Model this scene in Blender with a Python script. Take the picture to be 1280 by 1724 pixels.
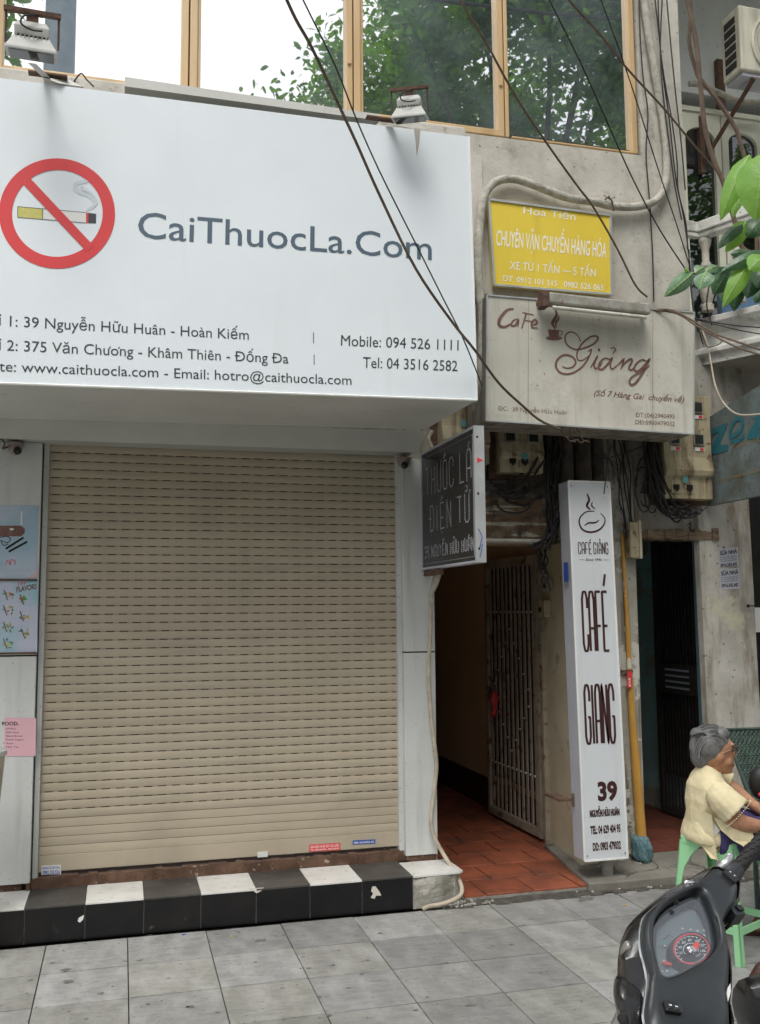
import bpy, math, random
from mathutils import Vector, Matrix, noise
rnd = random.Random(7)
sc = bpy.context.scene
for _o in list(bpy.data.objects): bpy.data.objects.remove(_o)
PI = math.pi
# ------------------------------------------------------------------ camera
F, PIT, YAW, ROL = 1607.8, .1021, -.2630, -.0076
C = Vector((0, -5.356, 1.684))
fw = Vector((-math.sin(YAW)*math.cos(PIT), math.cos(YAW)*math.cos(PIT), math.sin(PIT)))
r0 = Vector((math.cos(YAW), math.sin(YAW), 0)); u0 = r0.cross(fw)
rt = r0*math.cos(ROL)+u0*math.sin(ROL); up = -r0*math.sin(ROL)+u0*math.cos(ROL)
cam = bpy.data.cameras.new('camera'); co = bpy.data.objects.new('camera', cam)
sc.collection.objects.link(co); sc.camera = co
co.matrix_world = Matrix(((rt.x, up.x, -fw.x, C.x), (rt.y, up.y, -fw.y, C.y), (rt.z, up.z, -fw.z, C.z), (0, 0, 0, 1)))
cam.sensor_fit = 'VERTICAL'; cam.sensor_height = 36; cam.lens = 36*F/1724; cam.clip_end = 500; cam.clip_start = .05
# ------------------------------------------------------------------ light
w = bpy.data.worlds.new('World'); sc.world = w; w.use_nodes = True
nt = w.node_tree; bg = nt.nodes['Background']
sky = nt.nodes.new('ShaderNodeTexSky'); sky.sky_type = 'NISHITA'; sky.sun_disc = False
SUN_EL, SUN_AZ = math.radians(58), math.radians(205)
sky.sun_elevation = SUN_EL; sky.sun_rotation = SUN_AZ; sky.dust_density = 4; sky.air_density = 1.2
hs = nt.nodes.new('ShaderNodeHueSaturation'); hs.inputs['Saturation'].default_value = .22
nt.links.new(sky.outputs[0], hs.inputs['Color']); nt.links.new(hs.outputs[0], bg.inputs[0])
bg.inputs[1].default_value = .15
sl = bpy.data.lights.new('sun', 'SUN'); sl.energy = 1.2; sl.angle = math.radians(25); sl.color = (1, .97, .92)
so = bpy.data.objects.new('sun', sl); sc.collection.objects.link(so)
sd = Vector((math.sin(SUN_AZ)*math.cos(SUN_EL), math.cos(SUN_AZ)*math.cos(SUN_EL), math.sin(SUN_EL)))
so.rotation_euler = sd.to_track_quat('Z', 'Y').to_euler()
sc.view_settings.view_transform = 'Standard'; sc.view_settings.look = 'None'
sc.view_settings.gamma = 1; sc.view_settings.use_curve_mapping = False
sc.view_settings.exposure = 0.43
# ------------------------------------------------------------------ helpers
def W(px, py, x=None, y=None, z=None):
    d = fw*F+rt*(px-640)-up*(py-862)
    if x is not None: t = (x-C.x)/d.x
    elif y is not None: t = (y-C.y)/d.y
    else: t = (z-C.z)/d.z
    return C+d*t
def D(px, py, dep): return C+(fw+rt*((px-640)/F)-up*((py-862)/F))*dep
V = Vector
class G:
    def __init__(s): s.v = []; s.f = []
    def add(s, vs, fs):
        n = len(s.v); s.v += [tuple(a) for a in vs]; s.f += [tuple(i+n for i in f) for f in fs]; return s
    def box(s, x0, x1, y0, y1, z0, z1):
        return s.add([(x0,y0,z0),(x1,y0,z0),(x1,y1,z0),(x0,y1,z0),(x0,y0,z1),(x1,y0,z1),(x1,y1,z1),(x0,y1,z1)],
                     [(0,3,2,1),(4,5,6,7),(0,1,5,4),(1,2,6,5),(2,3,7,6),(3,0,4,7)])
    def obox(s, c, ax, ay, az):   # centre and three half-axis vectors
        c = V(c); ax = V(ax); ay = V(ay); az = V(az)
        return s.add([c-ax-ay-az, c+ax-ay-az, c+ax+ay-az, c-ax+ay-az, c-ax-ay+az, c+ax-ay+az, c+ax+ay+az, c-ax+ay+az],
                     [(0,3,2,1),(4,5,6,7),(0,1,5,4),(1,2,6,5),(2,3,7,6),(3,0,4,7)])
    def prism(s, poly, vec):
        n = len(poly); vec = V(vec); p = [V(a) for a in poly]
        return s.add(p+[a+vec for a in p], [tuple(range(n)), tuple(range(2*n-1, n-1, -1))]+[((i+1)%n, i, i+n, (i+1)%n+n) for i in range(n)])
    def poly(s, poly): return s.add(poly, [tuple(range(len(poly)))])
    def loft(s, rings, cap=True, closed=True):
        n = len(rings[0]); vs = [a for r in rings for a in r]; fs = []
        for k in range(len(rings)-1):
            for i in range(n if closed else n-1):
                j = (i+1) % n; fs.append((k*n+i, k*n+j, (k+1)*n+j, (k+1)*n+i))
        if cap: fs += [tuple(range(n-1, -1, -1)), tuple(range((len(rings)-1)*n, len(rings)*n))]
        return s.add(vs, fs)
    def tube(s, pts, r, seg=8, cap=True):
        pts = [V(p) for p in pts]; rings = []; a0 = None
        for i, p in enumerate(pts):
            t = (pts[min(i+1, len(pts)-1)]-pts[max(i-1, 0)])
            t = t.normalized() if t.length > 1e-9 else V((0,0,1))
            if a0 is None: a0 = t.orthogonal().normalized()
            a = (a0-t*a0.dot(t)); a = a.normalized() if a.length > 1e-6 else t.orthogonal().normalized(); a0 = a
            b = t.cross(a); rr = r[i] if isinstance(r, (list, tuple)) else r
            rings.append([p+a*math.cos(2*PI*k/seg)*rr+b*math.sin(2*PI*k/seg)*rr for k in range(seg)])
        return s.loft(rings, cap)
    def lathe(s, base, prof, seg=16, axis=(0,0,1)):
        ax = V(axis).normalized(); a = ax.orthogonal().normalized(); b = ax.cross(a); base = V(base)
        return s.loft([[base+ax*h+(a*math.cos(2*PI*k/seg)+b*math.sin(2*PI*k/seg))*max(r, 1e-4) for k in range(seg)] for r, h in prof])
    def ell(s, c, rx, ry, rz, ax=None, seg=14, n=9):
        c = V(c); X, Y, Z = ax if ax else (V((1,0,0)), V((0,1,0)), V((0,0,1)))
        return s.loft([[c+X*rx*math.sin(th)*math.cos(2*PI*k/seg)+Y*ry*math.sin(th)*math.sin(2*PI*k/seg)-Z*rz*math.cos(th) for k in range(seg)]
                       for th in [max(.02, min(PI-.02, PI*j/n)) for j in range(n+1)]])
def smooth(pts, n=6):
    P = [V(p) for p in pts]; out = []
    for i in range(len(P)-1):
        a = P[max(i-1,0)]; b = P[i]; c = P[i+1]; d = P[min(i+2,len(P)-1)]
        for k in range(n):
            t = k/n
            out.append(.5*((2*b)+(c-a)*t+(2*a-5*b+4*c-d)*t*t+(3*b-a-3*c+d)*t**3))
    out.append(P[-1]); return out
def wpos(o):
    p = V((0,0,0))
    while o: p += o.location; o = o.parent
    return p
def mesh_of(name, g, mat, off=V((0,0,0)), sm=False, ang=40):
    me = bpy.data.meshes.new(name); me.from_pydata([tuple(V(a)-off) for a in g.v], [], g.f)
    if mat: me.materials.append(mat)
    if sm:
        me.shade_smooth(); me.set_sharp_from_angle(angle=math.radians(ang))
    me.update(); return me
def link(o): sc.collection.objects.link(o); return o
def tag(o, label=None, cat=None, group=None, kind=None):
    if label: o['label'] = label
    if cat: o['category'] = cat
    if group: o['group'] = group
    if kind: o['kind'] = kind
    return o
def obj(name, g, mat, parent=None, sm=False, bevel=0, ang=40, label=None):
    if parent: off = wpos(parent)
    else:
        xs = [a[0] for a in g.v]; ys = [a[1] for a in g.v]; zs = [a[2] for a in g.v]
        off = V(((min(xs)+max(xs))/2, (min(ys)+max(ys))/2, min(zs)))
    o = link(bpy.data.objects.new(name, mesh_of(name, g, mat, off, sm, ang)))
    if parent: o.parent = parent
    else: o.location = off
    if bevel:
        m = o.modifiers.new('b', 'BEVEL'); m.width = bevel; m.segments = 2; m.limit_method = 'ANGLE'
    if label: o['label'] = label
    return o
def thing(name, label, cat, loc=(0,0,0), group=None):
    o = link(bpy.data.objects.new(name, None)); o.location = loc; o.empty_display_size = .1
    return tag(o, label, cat, group)
def struct(name, g, mat, parent=None, **k):
    o = obj(name, g, mat, parent, **k)
    if not parent: o['kind'] = 'structure'
    return o
# --------------------------------------------------------------- materials
def M(name, c1, c2=None, scale=4., lo=.4, hi=.65, rough=.7, bump=0., bscale=40., c3=None, pscale=3., plo=.55, phi=.6,
      streak=None, sc_scale=(14,14,1.2), slo=.5, shi=.8, metal=0., coat=0., var=0., rvar=.1, emit=0, spec=.5, hvar=0, squash=(1,1,1), speck=None, spscale=120):
    m = bpy.data.materials.new(name); m.use_nodes = True; n = m.node_tree.nodes; L = m.node_tree.links
    b = n['Principled BSDF']; b.inputs['Roughness'].default_value = rough; b.inputs['Metallic'].default_value = metal
    b.inputs['Coat Weight'].default_value = coat; b.inputs['Coat Roughness'].default_value = .08
    b.inputs['Specular IOR Level'].default_value = spec
    geo = n.new('ShaderNodeNewGeometry')
    def nz(s, det=6, sq=(1,1,1), rg=.6):
        mp = n.new('ShaderNodeMapping'); mp.inputs['Scale'].default_value = sq; L.new(geo.outputs['Position'], mp.inputs[0])
        t = n.new('ShaderNodeTexNoise'); t.inputs['Scale'].default_value = s; t.inputs['Detail'].default_value = det; t.inputs['Roughness'].default_value = rg
        L.new(mp.outputs[0], t.inputs['Vector']); return t.outputs['Fac']
    def ramp(f, a, c):
        r = n.new('ShaderNodeMapRange'); r.inputs[1].default_value = a; r.inputs[2].default_value = c; L.new(f, r.inputs[0]); return r.outputs[0]
    def mix(f, a, c):
        x = n.new('ShaderNodeMix'); x.data_type = 'RGBA'
        L.new(f, x.inputs[0]) if not isinstance(f, float) else x.inputs[0].__setattr__('default_value', f)
        for k, val in ((6, a), (7, c)):
            if isinstance(val, (tuple, list)): x.inputs[k].default_value = (*val, 1)
            else: L.new(val, x.inputs[k])
        return x.outputs[2]
    slo -= .07; shi -= .17; plo -= .06; phi -= .075
    col = c1
    if c2: col = mix(ramp(nz(scale, sq=squash), lo, hi), col, c2)
    if streak: col = mix(ramp(nz(1., sq=sc_scale), slo, shi), col, streak)
    if c3: col = mix(ramp(nz(pscale, 8, squash, .7), plo, phi), col, c3)
    if speck: col = mix(ramp(nz(spscale, 2), .66, .72), col, speck)
    if var:
        oi = n.new('ShaderNodeObjectInfo'); h = n.new('ShaderNodeHueSaturation')
        r = n.new('ShaderNodeMapRange'); r.inputs[3].default_value = 1-var; r.inputs[4].default_value = 1+var
        L.new(oi.outputs['Random'], r.inputs[0]); L.new(r.outputs[0], h.inputs['Value'])
        if hvar:   # some slabs are a warmer stone than others
            wn = n.new('ShaderNodeTexWhiteNoise'); wn.noise_dimensions = '1D'; L.new(oi.outputs['Random'], wn.inputs['W'])
            r3 = n.new('ShaderNodeMapRange'); r3.inputs[3].default_value = .3; r3.inputs[4].default_value = 1.5; L.new(wn.outputs['Value'], r3.inputs[0]); L.new(r3.outputs[0], h.inputs['Saturation'])
        if isinstance(col, (tuple, list)): h.inputs['Color'].default_value = (*col, 1)
        else: L.new(col, h.inputs['Color'])
        col = h.outputs[0]
    if isinstance(col, (tuple, list)): b.inputs['Base Color'].default_value = (*col, 1)
    else: L.new(col, b.inputs['Base Color'])
    if rvar and c2:
        r = n.new('ShaderNodeMapRange'); r.inputs[3].default_value = max(.03, rough-rvar); r.inputs[4].default_value = min(1, rough+rvar)
        L.new(nz(scale*3), r.inputs[0]); L.new(r.outputs[0], b.inputs['Roughness'])
    if bump:
        bp = n.new('ShaderNodeBump'); bp.inputs['Strength'].default_value = bump; bp.inputs['Distance'].default_value = .01
        L.new(nz(bscale, 5, squash), bp.inputs['Height']); L.new(bp.outputs[0], b.inputs['Normal'])
    if emit:
        b.inputs['Emission Color'].default_value = (*c1, 1); b.inputs['Emission Strength'].default_value = emit
    return m
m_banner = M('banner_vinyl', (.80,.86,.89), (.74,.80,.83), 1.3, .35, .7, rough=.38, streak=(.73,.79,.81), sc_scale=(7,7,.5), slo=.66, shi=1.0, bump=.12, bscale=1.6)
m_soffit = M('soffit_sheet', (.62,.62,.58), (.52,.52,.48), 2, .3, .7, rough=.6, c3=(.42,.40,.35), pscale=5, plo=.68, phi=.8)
m_alu = M('cladding_panel', (.61,.625,.605), (.55,.565,.545), 2.2, rough=.42, streak=(.44,.46,.43), sc_scale=(10,10,.7), slo=.6, shi=.9, speck=(.3,.3,.28), spscale=60)
m_aluedge = M('aluminium_edge', (.62,.64,.64), (.5,.52,.52), 6, rough=.4, metal=.5)
m_slat = M('shutter_slat', (.47,.405,.305), (.43,.37,.275), 3, rough=.5, streak=(.37,.32,.25), sc_scale=(1.5,1.5,14), slo=.6, shi=.95, c3=(.33,.285,.22), pscale=1.6, plo=.62, phi=.9, var=.04)
m_dark = M('dark_gap', (.015,.014,.012), rough=.9)
m_rust = M('rusty_sill', (.085,.045,.028), (.15,.085,.055), 14, rough=.9, bump=.5, c3=(.40,.36,.30), pscale=16, plo=.68, phi=.74)
m_tblack = M('black_tile', (.010,.010,.011), (.016,.015,.015), 5, rough=.2, spec=.3, c3=(.12,.11,.10), pscale=9, plo=.70, phi=.82, bump=.03, bscale=8)
m_tblacktop = M('black_tile_dusty', (.05,.047,.043), (.085,.08,.072), 5, rough=.42, c3=(.16,.15,.13), pscale=14, plo=.66, phi=.8)
m_twhite = M('white_tile', (.72,.72,.69), (.62,.61,.57), 7, rough=.3, c3=(.35,.32,.27), pscale=18, plo=.7, phi=.78)
m_grout = M('grout', (.30,.29,.26), (.19,.18,.16), 20, rough=.95, bump=.4)
m_conc = M('broken_concrete', (.33,.32,.28), (.22,.21,.18), 9, rough=.95, bump=.9, bscale=30, c3=(.45,.43,.38), pscale=6)
m_pave = M('paving_stone', (.285,.28,.255), (.21,.215,.205), 16, .34, .68, rough=.6, bump=.7, bscale=26, squash=(.6,1.5,1), c3=(.185,.185,.175), pscale=5, plo=.60, phi=.92, var=.17, hvar=1, speck=(.10,.10,.09), spscale=42, streak=(.34,.34,.325), sc_scale=(9,4,9), slo=.5, shi=.85)
m_dirt = M('joint_dirt', (.055,.05,.042), (.11,.10,.085), 20, rough=1, bump=.8)
m_asph = M('asphalt', (.05,.05,.05), (.075,.073,.07), 3, rough=.9, bump=.5, bscale=120)
m_plaster = M('stained_plaster', (.56,.54,.475), (.43,.41,.355), 4.5, .38, .66, rough=.92, bump=.5, bscale=22, streak=(.34,.32,.27), sc_scale=(4.5,4.5,1.1), slo=.58, shi=.95, c3=(.24,.22,.185), pscale=5, plo=.61, phi=.80, speck=(.16,.15,.13), spscale=34)
m_plaster2 = M('peeling_plaster', (.44,.42,.35), (.31,.29,.24), 2.6, .4, .65, rough=.95, bump=.8, bscale=18, streak=(.15,.13,.10), sc_scale=(16,16,1.2), slo=.56, shi=.82, c3=(.55,.53,.47), pscale=4, plo=.6, phi=.63, speck=(.07,.06,.05), spscale=36)
m_pilast = M('limewashed_pilaster', (.50,.48,.43), (.33,.31,.265), 3, .4, .65, rough=.95, bump=.7, bscale=14, streak=(.22,.18,.13), sc_scale=(10,10,2.0), slo=.55, shi=.84, c3=(.50,.47,.34), pscale=2.0, plo=.65, phi=.72, speck=(.09,.08,.07), spscale=26)
m_cream = M('cream_reveal', (.58,.53,.38), (.50,.45,.31), 3, rough=.9, bump=.3, c3=(.32,.29,.22), pscale=7, plo=.66, phi=.72)
m_alley = M('alley_paint', (.80,.65,.46), (.72,.57,.39), 2, rough=.7)
m_maroon = M('maroon_skirting', (.07,.018,.015), (.05,.014,.012), 6, rough=.5)
m_redtile = M('terracotta_tile', (.33,.098,.05), (.20,.062,.036), 5, rough=.5, bump=.25, c3=(.085,.05,.035), pscale=4, plo=.58, phi=.85, var=.14)
m_teal = M('teal_paint', (.46,.68,.68), (.38,.58,.58), 3, rough=.8, c3=(.45,.40,.33), pscale=3.2, plo=.62, phi=.66, bump=.3)
m_white = M('white_window_wall', (.66,.69,.69), (.58,.61,.61), 2, rough=.8, streak=(.5,.52,.51), sc_scale=(8,8,1))
m_wood = M('varnished_wood', (.62,.44,.24), (.50,.34,.17), 3, rough=.38, squash=(3,3,.3), coat=.2)
m_sill = M('sill_plaster', (.62,.59,.53), (.5,.47,.42), 5, rough=.9, bump=.5, c3=(.28,.25,.2), pscale=9, plo=.66, phi=.75)
m_yellow = M('yellow_print', (.80,.61,.07), (.76,.57,.06), 3, rough=.45, streak=(.68,.50,.07), sc_scale=(9,9,.8), slo=.68, shi=.95)
m_cafe = M('old_acrylic', (.63,.62,.54), (.56,.545,.47), 2.5, rough=.4, streak=(.40,.38,.31), sc_scale=(13,13,.6), slo=.58, shi=.95, c3=(.40,.37,.30), pscale=3, plo=.60, phi=.85, speck=(.25,.22,.17), spscale=40)
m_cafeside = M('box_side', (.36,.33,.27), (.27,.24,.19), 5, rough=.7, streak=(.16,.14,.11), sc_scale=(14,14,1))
m_brown = M('brown_print', (.16,.075,.06), (.22,.12,.10), 20, rough=.6)
m_navy = M('slate_print', (.085,.13,.175), rough=.45)
m_ink = M('ink_print', (.045,.05,.06), rough=.5)
m_red = M('red_print', (.72,.055,.06), (.66,.05,.055), 4, rough=.45)
m_whitep = M('white_print', (.82,.82,.80), (.74,.74,.70), 8, rough=.5)
m_cream_print = M('cream_print', (.88,.86,.72), rough=.5)
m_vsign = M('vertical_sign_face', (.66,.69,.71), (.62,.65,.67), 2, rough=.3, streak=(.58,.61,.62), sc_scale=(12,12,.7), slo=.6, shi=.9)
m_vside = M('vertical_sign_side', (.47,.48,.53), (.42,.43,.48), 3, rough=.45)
m_led = M('led_panel', (.018,.018,.02), (.03,.03,.032), 4, rough=.25)
m_dot = M('led_dot', (.34,.34,.36), rough=.4)
m_meter = M('meter_cabinet', (.47,.41,.27), (.38,.32,.20), 5, rough=.65, streak=(.20,.15,.09), sc_scale=(16,16,1.5), slo=.55, shi=.8, c3=(.14,.09,.05), pscale=13, plo=.64, phi=.7)
m_glassdark = M('dark_glass', (.03,.035,.03), rough=.12)
m_cable = M('black_cable', (.02,.018,.017), rough=.6)
m_cableb = M('brown_cable', (.16,.11,.075), (.10,.07,.05), 25, rough=.7)
m_cablew = M('pale_cable', (.50,.44,.34), (.36,.31,.24), 12, rough=.7)
m_wrap = M('wrapped_pipe', (.50,.48,.41), (.33,.31,.26), 22, rough=.85, bump=.8, bscale=70)
m_gate = M('gate_iron', (.40,.36,.29), (.28,.25,.19), 7, rough=.55, c3=(.15,.06,.035), pscale=12, plo=.62, phi=.7)
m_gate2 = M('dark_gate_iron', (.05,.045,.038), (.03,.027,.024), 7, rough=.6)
m_rivet = M('rivet', (.5,.48,.42), rough=.4, metal=.6)
m_steel = M('steel', (.55,.55,.53), (.42,.42,.4), 9, rough=.32, metal=.9)
m_pipe = M('yellow_pipe', (.55,.30,.06), (.48,.25,.05), 6, rough=.4, c3=(.62,.58,.47), pscale=2.2, plo=.66, phi=.68, streak=(.66,.52,.24), sc_scale=(60,60,.9), slo=.74, shi=.84)
m_mesh = M('blue_net', (.10,.20,.23), (.16,.27,.29), 50, rough=.8, bump=.6, bscale=120)
m_pole = M('grey_pole', (.36,.36,.32), (.24,.22,.18), 12, rough=.7, c3=(.18,.08,.04), pscale=14, plo=.66, phi=.72)
m_lamp = M('floodlight_paint', (.48,.49,.46), (.38,.39,.36), 8, rough=.5)
m_cam = M('camera_shell', (.27,.21,.21), rough=.35)
m_lens = M('lens_black', (.01,.01,.012), rough=.08)
m_rustiron = M('rusty_iron', (.15,.085,.055), (.08,.05,.04), 22, rough=.9, bump=.8)
m_ac = M('ac_enamel', (.58,.56,.46), (.50,.48,.39), 4, rough=.5, streak=(.36,.34,.27), sc_scale=(14,14,1))
m_frame = M('cream_joinery', (.74,.75,.62), (.66,.66,.54), 5, rough=.55)
m_baluster = M('weathered_baluster', (.52,.49,.42), (.36,.33,.28), 9, rough=.95, bump=.6)
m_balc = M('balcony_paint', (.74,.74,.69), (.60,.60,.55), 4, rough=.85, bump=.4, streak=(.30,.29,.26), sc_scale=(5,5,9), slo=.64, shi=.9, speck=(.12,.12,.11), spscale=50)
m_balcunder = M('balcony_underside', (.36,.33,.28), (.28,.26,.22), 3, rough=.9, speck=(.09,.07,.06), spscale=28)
m_bluewall = M('blue_sign_board', (.20,.25,.25), (.12,.15,.145), 5, .35, .7, rough=.75, c3=(.11,.11,.08), pscale=8, plo=.52, phi=.75, speck=(.05,.05,.045), spscale=60)
m_tealp = M('teal_print', (.03,.18,.22), rough=.6)
m_ochre = M('ochre_print', (.36,.22,.07), rough=.6)
m_apron = M('cement_apron', (.24,.225,.19), (.17,.16,.135), 3, rough=.92, bump=.5, bscale=30, c3=(.10,.095,.08), pscale=5, plo=.6, phi=.75)
m_paper = M('paper', (.72,.72,.70), rough=.7)
m_stool = M('mint_plastic', (.30,.62,.33), (.27,.57,.30), 5, rough=.35)
m_skin = M('skin', (.50,.26,.15), (.40,.19,.10), 24, rough=.5, bump=.25, bscale=60)
m_hair = M('grey_hair', (.17,.17,.165), (.09,.09,.088), 30, rough=.55)
m_hairl = M('silver_hair', (.31,.31,.305), rough=.5)
m_blouse = M('yellow_blouse', (.76,.67,.43), (.68,.585,.36), 7, rough=.85, bump=.7, bscale=14)
m_trouser = M('purple_dotted_cloth', (.045,.035,.12), rough=.85, speck=(.30,.26,.42), spscale=420)
m_black = M('black_gloss', (.009,.009,.010), (.014,.014,.014), 6, rough=.26, coat=.25, speck=(.05,.05,.045), spscale=400)
m_greyp = M('grey_plastic', (.022,.026,.029), (.032,.036,.04), 7, rough=.34, bump=.04, bscale=500, speck=(.08,.08,.078), spscale=500)
m_grey2 = M('dash_grey', (.20,.23,.24), rough=.4)
m_chrome = M('chrome', (.8,.8,.8), rough=.08, metal=1.)
m_rubber = M('rubber', (.018,.018,.018), rough=.55)
m_brownp = M('brown_paint', (.07,.03,.02), (.05,.022,.015), 6, rough=.45, coat=.1)
m_wicker = M('green_weave', (.045,.075,.06), (.08,.12,.10), 30, rough=.6)
m_sandal = M('sandal_leather', (.22,.10,.05), rough=.6)
m_post1 = M('poster_blue', (.36,.50,.60), (.55,.60,.68), 3.5, .4, .7, rough=.18)
m_post2 = M('poster_lilac', (.55,.58,.70), (.30,.55,.62), 3.2, .42, .62, rough=.18)
m_pink = M('pink_paper', (.74,.45,.50), (.70,.42,.47), 4, rough=.6)
m_green = M('green_print', (.06,.30,.14), rough=.5)
m_lime = M('lime_print', (.50,.55,.10), rough=.5)
m_bluep = M('blue_print', (.04,.10,.40), rough=.5)
m_leafL = M('bright_leaf', (.20,.42,.07), (.27,.52,.10), 20, rough=.4, bump=.3, bscale=60)
m_leafD = M('dark_leaf', (.03,.085,.03), (.05,.12,.045), 20, rough=.32, bump=.3, bscale=60)
m_bark = M('bark', (.10,.075,.05), (.06,.045,.03), 8, rough=.95, bump=1., bscale=18)
m_crown = M('crown_leaf', (.06,.14,.025), (.11,.22,.045), .8, rough=.5)
m_bark2 = M('painted_pole', (.50,.57,.64), (.40,.47,.55), 5, rough=.8)
for _m in (m_leafL, m_crown):
    b = _m.node_tree.nodes['Principled BSDF']
    # thin leaves let light through
    t = _m.node_tree.nodes.new('ShaderNodeBsdfTranslucent'); t.inputs[0].default_value = (.30,.55,.06,1) if _m is m_leafL else (.16,.34,.03,1)
    mx = _m.node_tree.nodes.new('ShaderNodeMixShader'); mx.inputs[0].default_value = .4
    L = _m.node_tree.links; L.new(b.outputs[0], mx.inputs[1]); L.new(t.outputs[0], mx.inputs[2])
    L.new(mx.outputs[0], _m.node_tree.nodes['Material Output'].inputs[0])
def glass_mat(name, refl, tint=(1,1,1), thr=(.25,.3,.33), haze=.14):
    m = bpy.data.materials.new(name); m.use_nodes = True; n = m.node_tree.nodes; L = m.node_tree.links
    out = n['Material Output']; n.remove(n['Principled BSDF'])
    g = n.new('ShaderNodeBsdfGlossy'); g.inputs['Roughness'].default_value = .012; g.inputs[0].default_value = (*tint, 1)
    t = n.new('ShaderNodeBsdfTransparent'); t.inputs[0].default_value = (*thr, 1)
    d = n.new('ShaderNodeBsdfDiffuse'); d.inputs[0].default_value = (.45,.55,.6,1)
    a = n.new('ShaderNodeMixShader'); a.inputs[0].default_value = refl; L.new(t.outputs[0], a.inputs[1]); L.new(g.outputs[0], a.inputs[2])
    nz = n.new('ShaderNodeTexNoise'); nz.inputs['Scale'].default_value = 2.5; nz.inputs['Detail'].default_value = 8
    geo = n.new('ShaderNodeNewGeometry'); L.new(geo.outputs['Position'], nz.inputs['Vector'])
    r = n.new('ShaderNodeMapRange'); r.inputs[1].default_value = .3; r.inputs[2].default_value = .8; r.inputs[3].default_value = haze*.15; r.inputs[4].default_value = haze
    L.new(nz.outputs['Fac'], r.inputs[0])
    c = n.new('ShaderNodeMixShader'); L.new(r.outputs[0], c.inputs[0]); L.new(a.outputs[0], c.inputs[1]); L.new(d.outputs[0], c.inputs[2])
    L.new(c.outputs[0], out.inputs[0]); return m
m_glass = glass_mat('window_glass', .86, haze=.24)
m_glass2 = glass_mat('door_glass', .13, haze=.03, thr=(.1,.1,.1))
m_lensglass = glass_mat('dash_lens', .13, thr=(.92,.94,.95), haze=.0)
# ------------------------------------------------ flat print (text, strokes)
_tcache = {}
_hk = {'ư':'u','ơ':'o','ừ':'ù','ữ':'ũ','ử':'u','Ư':'U','Ữ':'Ũ','Ừ':'Ù','Ơ':'O'}
def text_mesh(s, bold=0., shear=0.):
    # Đ and the horned vowels are composed from their base letter plus a bar or a horn
    if not any(c in s for c in 'Đđ') and not any(c in s for c in _hk): return raw_text(s, bold, shear)
    base = ''.join('D' if c == 'Đ' else _hk.get(c, c) for c in s)
    vs, fs = raw_text(base, bold, shear); vs = list(vs); fs = list(fs)
    for i, c in enumerate(s):
        if c != 'Đ' and c not in _hk: continue
        x1 = max(v[0] for v in raw_text(base[:i+1], bold, shear)[0])
        own = raw_text(base[i], bold, shear)[0]; x0 = x1-(max(v[0] for v in own)-min(v[0] for v in own)); n = len(vs)
        if c == 'Đ': q = [(x0-.07,.33),(x0+.26,.33),(x0+.26,.41),(x0-.07,.41)]
        else:
            h = .60 if c.isupper() else .44; q = [(x1-.03,h),(x1+.05,h+.02),(x1+.09,h+.15),(x1+.02,h+.15)]
        vs += [(a, b, 0) for a, b in q]; fs.append((n,n+1,n+2,n+3))
    return vs, fs
def raw_text(s, bold=0., shear=0.):
    k = (s, bold, shear)
    if k in _tcache: return _tcache[k]
    cu = bpy.data.curves.new('t', 'FONT'); cu.body = s; cu.size = 1; cu.offset = bold; cu.shear = shear; cu.resolution_u = 3
    o = link(bpy.data.objects.new('t', cu)); dg = bpy.context.evaluated_depsgraph_get(); dg.update()
    me = bpy.data.meshes.new_from_object(o.evaluated_get(dg))
    vs = [tuple(v.co) for v in me.vertices]; fs = [tuple(p.vertices) for p in me.polygons]
    bpy.data.objects.remove(o); bpy.data.curves.remove(cu); bpy.data.meshes.remove(me)
    _tcache[k] = (vs, fs); return vs, fs
def place2d(P, pl):
    """pl: plane dict y=/x= or a function px->3D"""
    return pl(*P) if callable(pl) else W(*P, **pl)
def text(s, par, bl, br, tl, pl, mat, lift=(0,-.0015,0), bold=0., shear=0., name='lettering'):
    """s set between pixel corners: baseline left, baseline right, cap-height above the left end; pl is the plane it lies on"""
    vs, fs = text_mesh(s, bold, shear)
    if not vs: return
    O = place2d(bl, pl); U = place2d(br, pl)-O; T = place2d(tl, pl)-O; l = V(lift)
    x0 = min(v[0] for v in vs); x1 = max(v[0] for v in vs)
    if abs(bl[1]-tl[1]) >= 24:     # large letters are pieces of their own
        for i in range(len(s)):
            if s[i] == ' ': continue
            pv, pf = text_mesh(s[i], bold, shear); dx = max(v[0] for v in text_mesh(s[:i+1], bold, shear)[0])-max(v[0] for v in pv)
            obj('letter', G().add([O+U*((v[0]+dx-x0)/(x1-x0))+T*(v[1]/.727)+l for v in pv], pf), mat, par)
        return
    g = G().add([O+U*((v[0]-x0)/(x1-x0))+T*(v[1]/.727)+l for v in vs], fs)
    return obj(name, g, mat, par)
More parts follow.
